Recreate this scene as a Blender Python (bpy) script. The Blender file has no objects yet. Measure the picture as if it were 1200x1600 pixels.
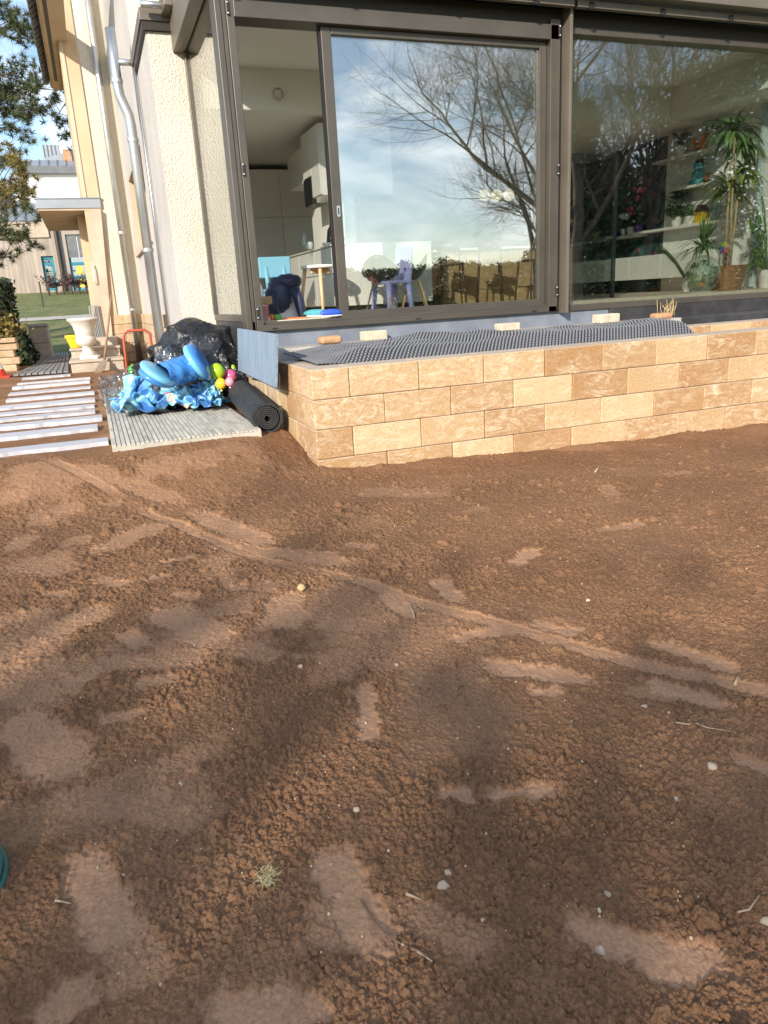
import bpy, bmesh, math, random
import numpy as np
from mathutils import Matrix, Vector
random.seed(7)
rng = np.random.default_rng(11)
R_ = math.radians
sc = bpy.context.scene
COL = sc.collection

# ------------------------------------------------------------------ camera
CAM_H, F_PX = 1.2, 1152.9                       # metres, focal length in photo pixels (1200 wide)
YAW, PITCH, ROLL = R_(20.10), R_(16.34), R_(-3.215)
_fw = np.array([math.sin(YAW) * math.cos(PITCH), math.cos(YAW) * math.cos(PITCH), -math.sin(PITCH)])
_r = np.array([math.cos(YAW), -math.sin(YAW), 0.0])
_u = np.cross(_r, _fw)
CR = math.cos(ROLL) * _r + math.sin(ROLL) * _u
CU = -math.sin(ROLL) * _r + math.cos(ROLL) * _u
CF = _fw
cam = bpy.data.cameras.new('camera')
camo = bpy.data.objects.new('camera', cam)
COL.objects.link(camo)
camo.matrix_world = Matrix(((CR[0], CU[0], -CF[0], 0), (CR[1], CU[1], -CF[1], 0), (CR[2], CU[2], -CF[2], CAM_H), (0, 0, 0, 1)))
cam.sensor_fit = 'HORIZONTAL'
cam.sensor_width = 36
cam.lens = F_PX / 1200 * 36
cam.clip_start, cam.clip_end = 0.05, 600
sc.camera = camo

# ------------------------------------------------------------------ sky, sun, exposure
SUN_EL, SUN_AZ = R_(23), R_(41)                 # azimuth: how far left of straight behind the camera's facade normal
SHADE = [(-5.2, 17, 6.9, 2.0), (-2.9, 16.5, 7.4, 2.1), (-1.2, 17, 8.0, 2.2), (.4, 16, 7.6, 2.2), (1.9, 17, 7.9, 2.2), (3.6, 16.5, 7.8, 2.2)]   # across, distance, height, radius of the trees toward the sun
SUN_DIR = Vector((-math.sin(SUN_AZ) * math.cos(SUN_EL), -math.cos(SUN_AZ) * math.cos(SUN_EL), math.sin(SUN_EL)))
w = bpy.data.worlds.new('World')
sc.world = w
w.use_nodes = True
wn, wl = w.node_tree.nodes, w.node_tree.links
wn.clear()
wo = wn.new('ShaderNodeOutputWorld'); bg = wn.new('ShaderNodeBackground')
sky = wn.new('ShaderNodeTexSky'); sky.sky_type = 'NISHITA'; sky.sun_disc = False
sky.sun_elevation = SUN_EL
sky.sun_rotation = math.atan2(SUN_DIR.x, SUN_DIR.y)
sky.air_density = 1.0; sky.dust_density = 0.3; sky.ozone_density = 2.0
tc = wn.new('ShaderNodeTexCoord')
mp = wn.new('ShaderNodeMapping'); mp.inputs['Scale'].default_value = (1.0, 1.0, 3.2); mp.inputs['Rotation'].default_value = (0.15, 0.2, 0.5)
nz = wn.new('ShaderNodeTexNoise'); nz.inputs['Scale'].default_value = 2.6; nz.inputs['Detail'].default_value = 9; nz.inputs['Roughness'].default_value = 0.58; nz.inputs['Distortion'].default_value = 0.5
rp = wn.new('ShaderNodeValToRGB'); rp.color_ramp.elements[0].position = 0.47; rp.color_ramp.elements[1].position = 0.70
rp.color_ramp.elements[1].color = (0.85, 0.85, 0.85, 1)
mx = wn.new('ShaderNodeMix'); mx.data_type = 'RGBA'
wl.new(tc.outputs['Generated'], mp.inputs['Vector']); wl.new(mp.outputs[0], nz.inputs['Vector']); wl.new(nz.outputs['Fac'], rp.inputs[0])
wl.new(rp.outputs[0], mx.inputs[0]); wl.new(sky.outputs[0], mx.inputs[6]); mx.inputs[7].default_value = (11.5, 11.6, 11.8, 1)
wl.new(mx.outputs[2], bg.inputs['Color']); bg.inputs['Strength'].default_value = 0.15
wl.new(bg.outputs[0], wo.inputs['Surface'])
sl = bpy.data.lights.new('sun', 'SUN'); sl.energy = 4.0; sl.angle = R_(0.53); sl.color = (1.0, 0.90, 0.77)
so = bpy.data.objects.new('sun', sl); COL.objects.link(so)
so.rotation_euler = SUN_DIR.to_track_quat('Z', 'Y').to_euler()
so.location = (-8, -10, 9)
vs = sc.view_settings
vs.view_transform = 'Standard'; vs.look = 'None'; vs.gamma = 1; vs.exposure = 0.68
sc.render.engine = 'CYCLES'
cy = sc.cycles
cy.use_denoising = True
cy.max_bounces = 10; cy.diffuse_bounces = 7; cy.glossy_bounces = 5; cy.transmission_bounces = 6; cy.transparent_max_bounces = 16
cy.caustics_reflective = False; cy.caustics_refractive = False
cy.sample_clamp_indirect = 6.0

# ------------------------------------------------------------------ helpers
def at(px, py, x=None, y=None, z=None):
    """a pixel of the 1200x1600 photo to the point of the place on a plane x=, y= or z="""
    d = CR * ((px - 600) / F_PX) - CU * ((py - 800) / F_PX) + CF
    t = x / d[0] if x is not None else y / d[1] if y is not None else (z - CAM_H) / d[2]
    return Vector((d[0] * t, d[1] * t, CAM_H + d[2] * t))

class MB:
    def __init__(s): s.v = []; s.f = []; s.uv = None
    def add(s, vs, fs):
        o = len(s.v); s.v += [tuple(p) for p in vs]; s.f += [tuple(i + o for i in f) for f in fs]; return s
    def box(s, x0, x1, y0, y1, z0, z1):
        return s.add([(x0, y0, z0), (x1, y0, z0), (x1, y1, z0), (x0, y1, z0), (x0, y0, z1), (x1, y0, z1), (x1, y1, z1), (x0, y1, z1)],
                     [(0, 3, 2, 1), (4, 5, 6, 7), (0, 1, 5, 4), (1, 2, 6, 5), (2, 3, 7, 6), (3, 0, 4, 7)])
    def obox(s, c, ax, ay, az):
        """box about centre c with half-axis vectors"""
        c, ax, ay, az = map(Vector, (c, ax, ay, az))
        P = [c + a * ax + b * ay + d * az for d in (-1, 1) for a, b in ((-1, -1), (1, -1), (1, 1), (-1, 1))]
        return s.add(P, [(0, 3, 2, 1), (4, 5, 6, 7), (0, 1, 5, 4), (1, 2, 6, 5), (2, 3, 7, 6), (3, 0, 4, 7)])
    def tube(s, pts, r, n=8, cap=True):
        pts = [Vector(p) for p in pts]; m = len(pts)
        rs = r if hasattr(r, '__len__') else [r] * m
        up = None; rings = []
        for i, p in enumerate(pts):
            t = (pts[min(i + 1, m - 1)] - pts[max(i - 1, 0)])
            if t.length < 1e-9: t = Vector((0, 0, 1))
            t.normalize()
            if up is None:
                up = t.orthogonal().normalized()
            else:
                up = (up - t * up.dot(t))
                up = up.normalized() if up.length > 1e-6 else t.orthogonal().normalized()
            b = t.cross(up)
            rings.append([p + (up * math.cos(2 * math.pi * k / n) + b * math.sin(2 * math.pi * k / n)) * rs[i] for k in range(n)])
        V = [q for g in rings for q in g]; Fs = []
        for i in range(m - 1):
            for k in range(n):
                a, b2 = i * n + k, i * n + (k + 1) % n
                Fs.append((a, b2, b2 + n, a + n))
        if cap:
            Fs.append(tuple(range(n))[::-1]); Fs.append(tuple((m - 1) * n + k for k in range(n)))
        return s.add(V, Fs)
    def lathe(s, prof, c=(0, 0, 0), n=24, axis='z'):
        V = []; Fs = []; m = len(prof)
        for r, z in prof:
            for k in range(n):
                a = 2 * math.pi * k / n
                q = (r * math.cos(a), r * math.sin(a), z)
                if axis == 'y': q = (q[0], q[2], q[1])
                if axis == 'x': q = (q[2], q[0], q[1])
                V.append((q[0] + c[0], q[1] + c[1], q[2] + c[2]))
        for i in range(m - 1):
            for k in range(n):
                a, b = i * n + k, i * n + (k + 1) % n
                Fs.append((a, b, b + n, a + n))
        Fs.append(tuple(range(n))[::-1]); Fs.append(tuple((m - 1) * n + k for k in range(n)))
        return s.add(V, Fs)
    def ball(s, c, r, nu=16, nv=10, fn=None):
        if not hasattr(r, '__len__'): r = (r, r, r)
        V = []; Fs = []
        for j in range(nv + 1):
            th = math.pi * j / nv
            for k in range(nu):
                ph = 2 * math.pi * k / nu
                d = Vector((math.sin(th) * math.cos(ph), math.sin(th) * math.sin(ph), math.cos(th)))
                m = fn(d) if fn else 1
                V.append((c[0] + d.x * r[0] * m, c[1] + d.y * r[1] * m, c[2] + d.z * r[2] * m))
        for j in range(nv):
            for k in range(nu):
                a, b = j * nu + k, j * nu + (k + 1) % nu
                Fs.append((a, a + nu, b + nu, b))
        return s.add(V, Fs)
    def prism(s, poly, d):
        """polygon (3-D points) pushed along d"""
        n = len(poly); d = Vector(d)
        P = [Vector(p) for p in poly]
        return s.add(P + [p + d for p in P], [tuple(range(n))[::-1], tuple(range(n, 2 * n))] + [(i, (i + 1) % n, (i + 1) % n + n, i + n) for i in range(n)])
    def mesh(s, name, m=None, smooth=False):
        me = bpy.data.meshes.new(name)
        me.from_pydata(s.v, [], s.f)
        me.validate()
        if m: me.materials.append(MAT[m])
        if smooth:
            me.polygons.foreach_set('use_smooth', [True] * len(me.polygons))
        me.update()
        return me
    def build(s, name, m, parent=None, smooth=False, bevel=0, seg=2, fix=False):
        me = s.mesh(name, m, smooth)
        if fix:
            bm = bmesh.new(); bm.from_mesh(me); bmesh.ops.recalc_face_normals(bm, faces=bm.faces); bm.to_mesh(me); bm.free()
        return link(name, me, parent, bevel, seg)

def link(name, me, parent=None, bevel=0, seg=2, smooth_angle=None):
    o = bpy.data.objects.new(name, me); COL.objects.link(o)
    if parent is not None:
        o.parent = parent
        o.matrix_parent_inverse = parent_inv(parent)
    if bevel:
        b = o.modifiers.new('bevel', 'BEVEL'); b.width = bevel; b.segments = seg; b.limit_method = 'ANGLE'; b.angle_limit = R_(35)
        b.harden_normals = False
    return o
INV = {}
def parent_inv(p):
    return INV.get(p.name, Matrix.Identity(4))
def tag(o, label, cat, group=None):
    o['label'] = label; o['category'] = cat
    if group: o['group'] = group
    return o
def kind(o, k): o['kind'] = k; return o
def thing(name, label, cat, loc=(0, 0, 0), group=None):
    """an Empty at the thing's base; parts built in place-coordinates keep them"""
    o = bpy.data.objects.new(name, None); COL.objects.link(o); o.location = loc; o.empty_display_size = 0.1
    INV[o.name] = Matrix.Translation(-Vector(loc))
    return tag(o, label, cat, group)
def copy_tree(o, parent=None):
    c = o.copy(); COL.objects.link(c)
    if parent is not None: c.parent = parent
    for ch in list(o.children): copy_tree(ch, c)
    return c

# ------------------------------------------------------------------ materials
MAT = {}
def node_mat(name):
    m = bpy.data.materials.new(name); m.use_nodes = True; MAT[name] = m
    nt = m.node_tree; nt.nodes.clear()
    out = nt.nodes.new('ShaderNodeOutputMaterial')
    return m, nt, nt.nodes, nt.links, out
def M(name, c, rough=0.6, metal=0.0, c2=None, scale=6.0, detail=6, lo=0.35, hi=0.65, stretch=(1, 1, 1), bump=0.0, bscale=60.0, bdist=0.004,
      rand=0.0, coat=0.0, alpha=None, trans=0.0, spec=0.5, sheen=0.0, rvar=0.0, bdetail=4, distort=0.0, coords='Object', subsurf=0.0):
    m, nt, N, L, out = node_mat(name)
    p = N.new('ShaderNodeBsdfPrincipled'); L.new(p.outputs[0], out.inputs[0])
    p.inputs['Roughness'].default_value = rough; p.inputs['Metallic'].default_value = metal
    p.inputs['Specular IOR Level'].default_value = spec
    p.inputs['Coat Weight'].default_value = coat
    p.inputs['Transmission Weight'].default_value = trans
    p.inputs['Sheen Weight'].default_value = sheen
    if alpha is not None: p.inputs['Alpha'].default_value = alpha
    t = N.new('ShaderNodeTexCoord'); mp = N.new('ShaderNodeMapping'); mp.inputs['Scale'].default_value = stretch
    L.new(t.outputs[coords], mp.inputs['Vector'])
    if rand or True:
        oi = N.new('ShaderNodeObjectInfo')
        add = N.new('ShaderNodeVectorMath'); add.operation = 'ADD'
        sc_ = N.new('ShaderNodeVectorMath'); sc_.operation = 'SCALE'; sc_.inputs['Scale'].default_value = 37.0
        cmb = N.new('ShaderNodeCombineXYZ'); L.new(oi.outputs['Random'], cmb.inputs[0]); L.new(oi.outputs['Random'], cmb.inputs[2])
        L.new(cmb.outputs[0], sc_.inputs[0]); L.new(mp.outputs[0], add.inputs[0]); L.new(sc_.outputs[0], add.inputs[1])
        vec = add.outputs[0]
    col = None
    if c2 is not None:
        nz = N.new('ShaderNodeTexNoise'); nz.inputs['Scale'].default_value = scale; nz.inputs['Detail'].default_value = detail; nz.inputs['Roughness'].default_value = 0.6
        nz.inputs['Distortion'].default_value = distort
        L.new(vec, nz.inputs['Vector'])
        r = N.new('ShaderNodeValToRGB'); r.color_ramp.elements[0].position = lo; r.color_ramp.elements[1].position = hi
        r.color_ramp.elements[0].color = (*c, 1); r.color_ramp.elements[1].color = (*c2, 1)
        L.new(nz.outputs['Fac'], r.inputs[0]); col = r.outputs[0]
        if rvar:
            mr = N.new('ShaderNodeMapRange'); mr.inputs['To Min'].default_value = rough - rvar; mr.inputs['To Max'].default_value = rough + rvar
            L.new(nz.outputs['Fac'], mr.inputs['Value']); L.new(mr.outputs[0], p.inputs['Roughness'])
    if rand:
        hs = N.new('ShaderNodeHueSaturation')
        mr = N.new('ShaderNodeMapRange'); mr.inputs['To Min'].default_value = 1 - rand; mr.inputs['To Max'].default_value = 1 + rand
        L.new(oi.outputs['Random'], mr.inputs['Value']); L.new(mr.outputs[0], hs.inputs['Value'])
        if col is not None: L.new(col, hs.inputs['Color'])
        else: hs.inputs['Color'].default_value = (*c, 1)
        col = hs.outputs[0]
    if col is not None: L.new(col, p.inputs['Base Color'])
    else: p.inputs['Base Color'].default_value = (*c, 1)
    if bump:
        b = N.new('ShaderNodeBump'); b.inputs['Strength'].default_value = bump; b.inputs['Distance'].default_value = bdist
        n2 = N.new('ShaderNodeTexNoise'); n2.inputs['Scale'].default_value = bscale; n2.inputs['Detail'].default_value = bdetail
        L.new(vec, n2.inputs['Vector']); L.new(n2.outputs['Fac'], b.inputs['Height']); L.new(b.outputs[0], p.inputs['Normal'])
    return m

def soil_material():
    m, nt, N, L, out = node_mat('soil')
    p = N.new('ShaderNodeBsdfPrincipled'); L.new(p.outputs[0], out.inputs[0]); p.inputs['Roughness'].default_value = 0.95; p.inputs['Specular IOR Level'].default_value = 0.15
    t = N.new('ShaderNodeTexCoord')
    at_ = N.new('ShaderNodeAttribute'); at_.attribute_name = 'compact'
    n1 = N.new('ShaderNodeTexNoise'); n1.inputs['Scale'].default_value = 1.4; n1.inputs['Detail'].default_value = 8
    n2 = N.new('ShaderNodeTexNoise'); n2.inputs['Scale'].default_value = 120; n2.inputs['Detail'].default_value = 5
    n3 = N.new('ShaderNodeTexNoise'); n3.inputs['Scale'].default_value = 420; n3.inputs['Detail'].default_value = 3
    for n in (n1, n2, n3): L.new(t.outputs['Object'], n.inputs['Vector'])
    r1 = N.new('ShaderNodeValToRGB'); r1.color_ramp.elements[0].position = 0.3; r1.color_ramp.elements[1].position = 0.7
    r1.color_ramp.elements[0].color = (0.240, 0.125, 0.064, 1); r1.color_ramp.elements[1].color = (0.315, 0.170, 0.088, 1)
    L.new(n1.outputs['Fac'], r1.inputs[0])
    mxc = N.new('ShaderNodeMix'); mxc.data_type = 'RGBA'; mxc.inputs[7].default_value = (0.41, 0.235, 0.135, 1)
    L.new(at_.outputs['Fac'], mxc.inputs[0]); L.new(r1.outputs[0], mxc.inputs[6])
    hs = N.new('ShaderNodeHueSaturation'); L.new(mxc.outputs[2], hs.inputs['Color'])
    mr = N.new('ShaderNodeMapRange'); mr.inputs['From Min'].default_value = 0.3; mr.inputs['From Max'].default_value = 0.7; mr.inputs['To Min'].default_value = 0.8; mr.inputs['To Max'].default_value = 1.2
    L.new(n2.outputs['Fac'], mr.inputs['Value']); L.new(mr.outputs[0], hs.inputs['Value'])
    L.new(hs.outputs[0], p.inputs['Base Color'])
    # crumbs too fine for the mesh: cells of two sizes, calmer where the soil is trodden
    v1 = N.new('ShaderNodeTexVoronoi'); v1.inputs['Scale'].default_value = 105; v2 = N.new('ShaderNodeTexVoronoi'); v2.inputs['Scale'].default_value = 230
    wv = N.new('ShaderNodeVectorMath'); wv.operation = 'MULTIPLY_ADD'; wv.inputs[1].default_value = (.012, .012, .012); L.new(n2.outputs['Color'], wv.inputs[0]); L.new(t.outputs['Object'], wv.inputs[2])
    for v in (v1, v2): L.new(wv.outputs[0], v.inputs['Vector'])
    inv = N.new('ShaderNodeMath'); inv.operation = 'MULTIPLY_ADD'; inv.inputs[1].default_value = -.9; inv.inputs[2].default_value = 1.0; L.new(at_.outputs['Fac'], inv.inputs[0])
    s1 = N.new('ShaderNodeMath'); s1.operation = 'MULTIPLY_ADD'; s1.inputs[1].default_value = .55; L.new(v2.outputs['Distance'], s1.inputs[0]); L.new(v1.outputs['Distance'], s1.inputs[2])
    s2 = N.new('ShaderNodeMath'); s2.operation = 'MULTIPLY'; L.new(s1.outputs[0], s2.inputs[0]); L.new(inv.outputs[0], s2.inputs[1])
    s3 = N.new('ShaderNodeMath'); s3.operation = 'MULTIPLY_ADD'; s3.inputs[1].default_value = -1.0; L.new(s2.outputs[0], s3.inputs[0])
    s4 = N.new('ShaderNodeMath'); s4.operation = 'MULTIPLY'; s4.inputs[1].default_value = .35; L.new(n3.outputs['Fac'], s4.inputs[0]); L.new(s4.outputs[0], s3.inputs[2])
    b = N.new('ShaderNodeBump'); b.inputs['Strength'].default_value = 0.9; b.inputs['Distance'].default_value = 0.0065
    L.new(s3.outputs[0], b.inputs['Height']); L.new(b.outputs[0], p.inputs['Normal'])
soil_material()

def glass_material(name, tint, refl, rough=0.0):
    """coated double glazing: part mirror, part see-through, more mirror at a glancing angle"""
    m, nt, N, L, out = node_mat(name)
    g = N.new('ShaderNodeBsdfGlossy'); g.inputs['Roughness'].default_value = rough; g.inputs['Color'].default_value = (1, 1, 1, 1)
    tr = N.new('ShaderNodeBsdfTransparent'); tr.inputs['Color'].default_value = (*tint, 1)
    fr = N.new('ShaderNodeLayerWeight'); fr.inputs['Blend'].default_value = 0.5      # the same from both sides of the pane
    pw_ = N.new('ShaderNodeMath'); pw_.operation = 'POWER'; pw_.inputs[1].default_value = 4.5; L.new(fr.outputs['Facing'], pw_.inputs[0])
    mr = N.new('ShaderNodeMapRange'); mr.inputs['To Min'].default_value = refl; mr.inputs['To Max'].default_value = 0.9
    L.new(pw_.outputs[0], mr.inputs['Value'])
    mx = N.new('ShaderNodeMixShader'); L.new(mr.outputs[0], mx.inputs[0]); L.new(tr.outputs[0], mx.inputs[1]); L.new(g.outputs[0], mx.inputs[2]); L.new(mx.outputs[0], out.inputs[0])
glass_material('pane', (0.95, 0.985, 0.955), 0.27)
glass_material('pane_far', (0.5, 0.55, 0.6), 0.3)
glass_material('clear_film', (0.80, 0.82, 0.84), 0.10, 0.12)

def block_material():
    m, nt, N, L, out = node_mat('block')
    p = N.new('ShaderNodeBsdfPrincipled'); L.new(p.outputs[0], out.inputs[0]); p.inputs['Roughness'].default_value = 0.85; p.inputs['Specular IOR Level'].default_value = 0.2
    t = N.new('ShaderNodeTexCoord'); oi = N.new('ShaderNodeObjectInfo')
    cmb = N.new('ShaderNodeCombineXYZ'); sc_ = N.new('ShaderNodeVectorMath'); sc_.operation = 'SCALE'; sc_.inputs['Scale'].default_value = 53
    for k in range(3): L.new(oi.outputs['Random'], cmb.inputs[k])
    L.new(cmb.outputs[0], sc_.inputs[0])
    ad = N.new('ShaderNodeVectorMath'); ad.operation = 'ADD'; L.new(t.outputs['Object'], ad.inputs[0]); L.new(sc_.outputs[0], ad.inputs[1])
    mp = N.new('ShaderNodeMapping'); mp.inputs['Scale'].default_value = (1.0, 1.0, 2.6); mp.inputs['Rotation'].default_value = (0, 0.2, 0); L.new(ad.outputs[0], mp.inputs['Vector'])
    a = N.new('ShaderNodeTexNoise'); a.inputs['Scale'].default_value = 5.5; a.inputs['Detail'].default_value = 12; a.inputs['Roughness'].default_value = 0.80; a.inputs['Distortion'].default_value = 1.8
    L.new(mp.outputs[0], a.inputs['Vector'])
    c = N.new('ShaderNodeTexNoise'); c.inputs['Scale'].default_value = 2.2; c.inputs['Detail'].default_value = 4; L.new(ad.outputs[0], c.inputs['Vector'])
    base = N.new('ShaderNodeValToRGB'); e = base.color_ramp.elements
    e[0].position = 0.0; e[0].color = (0.375, 0.212, 0.095, 1); e[1].position = 1.0; e[1].color = (0.57, 0.405, 0.23, 1)
    L.new(oi.outputs['Random'], base.inputs[0])
    st = N.new('ShaderNodeValToRGB'); st.color_ramp.elements[0].position = 0.47; st.color_ramp.elements[1].position = 0.68; st.color_ramp.elements[1].color = (0.85, 0.85, 0.85, 1)
    L.new(a.outputs['Fac'], st.inputs[0])
    mul = N.new('ShaderNodeMath'); mul.operation = 'MULTIPLY'
    mr = N.new('ShaderNodeMapRange'); mr.inputs['From Min'].default_value = 0.35; mr.inputs['From Max'].default_value = 0.62; L.new(c.outputs['Fac'], mr.inputs['Value'])
    L.new(st.outputs[0], mul.inputs[0]); L.new(mr.outputs[0], mul.inputs[1])
    mx = N.new('ShaderNodeMix'); mx.data_type = 'RGBA'; mx.inputs[7].default_value = (0.80, 0.70, 0.53, 1)
    L.new(mul.outputs[0], mx.inputs[0]); L.new(base.outputs[0], mx.inputs[6])
    hs = N.new('ShaderNodeHueSaturation'); f = N.new('ShaderNodeTexNoise'); f.inputs['Scale'].default_value = 70; f.inputs['Detail'].default_value = 6; L.new(ad.outputs[0], f.inputs['Vector'])
    m2 = N.new('ShaderNodeMapRange'); m2.inputs['From Min'].default_value = 0.3; m2.inputs['From Max'].default_value = 0.7; m2.inputs['To Min'].default_value = 0.82; m2.inputs['To Max'].default_value = 1.15
    L.new(f.outputs['Fac'], m2.inputs['Value']); L.new(m2.outputs[0], hs.inputs['Value']); L.new(mx.outputs[2], hs.inputs['Color'])
    # pale cement dust on upward faces
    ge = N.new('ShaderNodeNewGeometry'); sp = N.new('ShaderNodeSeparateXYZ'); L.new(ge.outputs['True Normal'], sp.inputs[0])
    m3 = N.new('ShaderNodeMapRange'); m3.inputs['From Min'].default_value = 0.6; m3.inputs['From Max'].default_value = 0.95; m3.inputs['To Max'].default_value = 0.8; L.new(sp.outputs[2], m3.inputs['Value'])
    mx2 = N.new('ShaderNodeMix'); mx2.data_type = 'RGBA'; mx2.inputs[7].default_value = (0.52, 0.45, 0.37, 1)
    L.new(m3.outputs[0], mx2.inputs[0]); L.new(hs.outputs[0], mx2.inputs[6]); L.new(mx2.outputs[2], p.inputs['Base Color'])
    b = N.new('ShaderNodeBump'); b.inputs['Strength'].default_value = 0.7; b.inputs['Distance'].default_value = 0.004
    s2 = N.new('ShaderNodeMath'); s2.operation = 'MULTIPLY_ADD'; s2.inputs[1].default_value = 1.5; L.new(a.outputs['Fac'], s2.inputs[0]); L.new(f.outputs['Fac'], s2.inputs[2])
    L.new(s2.outputs[0], b.inputs['Height']); L.new(b.outputs[0], p.inputs['Normal'])
block_material()

def stucco(name, c, c2, bscale, bdist, streak=0.15):
    m, nt, N, L, out = node_mat(name)
    p = N.new('ShaderNodeBsdfPrincipled'); L.new(p.outputs[0], out.inputs[0]); p.inputs['Roughness'].default_value = 0.9; p.inputs['Specular IOR Level'].default_value = 0.2
    t = N.new('ShaderNodeTexCoord')
    a = N.new('ShaderNodeTexNoise'); a.inputs['Scale'].default_value = 1.1; a.inputs['Detail'].default_value = 7; L.new(t.outputs['Object'], a.inputs['Vector'])
    r = N.new('ShaderNodeValToRGB'); r.color_ramp.elements[0].position = 0.35; r.color_ramp.elements[1].position = 0.68; r.color_ramp.elements[0].color = (*c, 1); r.color_ramp.elements[1].color = (*c2, 1)
    L.new(a.outputs['Fac'], r.inputs[0]); L.new(r.outputs[0], p.inputs['Base Color'])
    v = N.new('ShaderNodeTexVoronoi'); v.feature = 'SMOOTH_F1'; v.inputs['Scale'].default_value = bscale; v.inputs['Smoothness'].default_value = 0.6
    n = N.new('ShaderNodeTexNoise'); n.inputs['Scale'].default_value = bscale * 0.7; n.inputs['Detail'].default_value = 5; n.inputs['Distortion'].default_value = 1.2
    L.new(t.outputs['Object'], n.inputs['Vector']); L.new(t.outputs['Object'], v.inputs['Vector'])
    ad = N.new('ShaderNodeMath'); ad.operation = 'ADD'; L.new(v.outputs['Distance'], ad.inputs[0]); L.new(n.outputs['Fac'], ad.inputs[1])
    b = N.new('ShaderNodeBump'); b.inputs['Strength'].default_value = 0.8; b.inputs['Distance'].default_value = bdist
    L.new(ad.outputs[0], b.inputs['Height']); L.new(b.outputs[0], p.inputs['Normal'])
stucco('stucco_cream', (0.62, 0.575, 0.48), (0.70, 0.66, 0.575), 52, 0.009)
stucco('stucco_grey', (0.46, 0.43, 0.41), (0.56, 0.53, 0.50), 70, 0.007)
M('ochre_render', (0.53, 0.395, 0.26), 0.9, c2=(0.60, 0.465, 0.32), scale=1.5, bump=0.2, bscale=90)
M('peach_render', (0.47, 0.375, 0.285), 0.9, c2=(0.57, 0.47, 0.37), scale=2.0, bump=0.2, bscale=90)
M('bronze', (0.108, 0.093, 0.075), 0.42, 0.5, c2=(0.13, 0.113, 0.092), scale=3, rvar=0.06)
M('bronze_dull', (0.165, 0.14, 0.11), 0.5, 0.35, c2=(0.20, 0.17, 0.135), scale=2.5)
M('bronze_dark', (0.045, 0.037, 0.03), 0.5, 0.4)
M('black_matt', (0.012, 0.012, 0.013), 0.7)
M('rubber', (0.02, 0.02, 0.021), 0.6, c2=(0.035, 0.035, 0.036), scale=9)
M('steel', (0.62, 0.62, 0.60), 0.3, 0.9)
M('zinc', (0.42, 0.44, 0.45), 0.36, 0.85, c2=(0.56, 0.58, 0.58), scale=7, rvar=0.1, stretch=(1, 1, 0.3))
M('zinc_roof', (0.30, 0.33, 0.36), 0.45, 0.5, c2=(0.40, 0.43, 0.46), scale=1.2)
M('slate', (0.07, 0.075, 0.08), 0.6, c2=(0.13, 0.135, 0.14), scale=8, rand=0.2)
M('white_wall', (0.78, 0.77, 0.74), 0.8)
M('white_lacquer', (0.74, 0.73, 0.69), 0.25, c2=(0.76, 0.75, 0.71), scale=2)
M('upstand', (0.15, 0.17, 0.21), 0.5, c2=(0.22, 0.245, 0.29), scale=3, detail=8, bump=0.35, bscale=6, bdist=0.02)
M('bitumen', (0.022, 0.021, 0.022), 0.55, c2=(0.05, 0.047, 0.05), scale=5, detail=8, bump=0.6, bscale=8, bdist=0.02)
M('concrete', (0.33, 0.31, 0.28), 0.9, c2=(0.46, 0.43, 0.38), scale=6, detail=9, bump=0.3, bscale=60)
M('plinth_stone', (0.42, 0.30, 0.18), 0.9, c2=(0.55, 0.44, 0.30), scale=9, detail=9, bump=0.6, bscale=30, bdist=0.01, rand=0.12)
M('sandstone', (0.42, 0.29, 0.17), 0.9, c2=(0.56, 0.43, 0.28), scale=5, detail=9, bump=0.6, bscale=26, bdist=0.012, rand=0.1)

def gz(x, y):
    """ground level of the garden"""
    s = lambda a, b, t: (lambda u: u * u * (3 - 2 * u))(np.clip((t - a) / (b - a), 0, 1))
    x = np.asarray(x, float); y = np.asarray(y, float)
    left = 1 - s(1.25, 1.6, x)
    off = 0.3 * (1 - s(.85, 1.25, x))
    h = 0.228 * s(4.75 - off, 5.95 - off, y) * left
    h = h - 0.03 * np.clip(x - 1.35, 0, 8) * s(1.5, 5.0, y)
    h = h + (0.115 * np.clip(y - 19.5, 0, 60))
    return h
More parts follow.
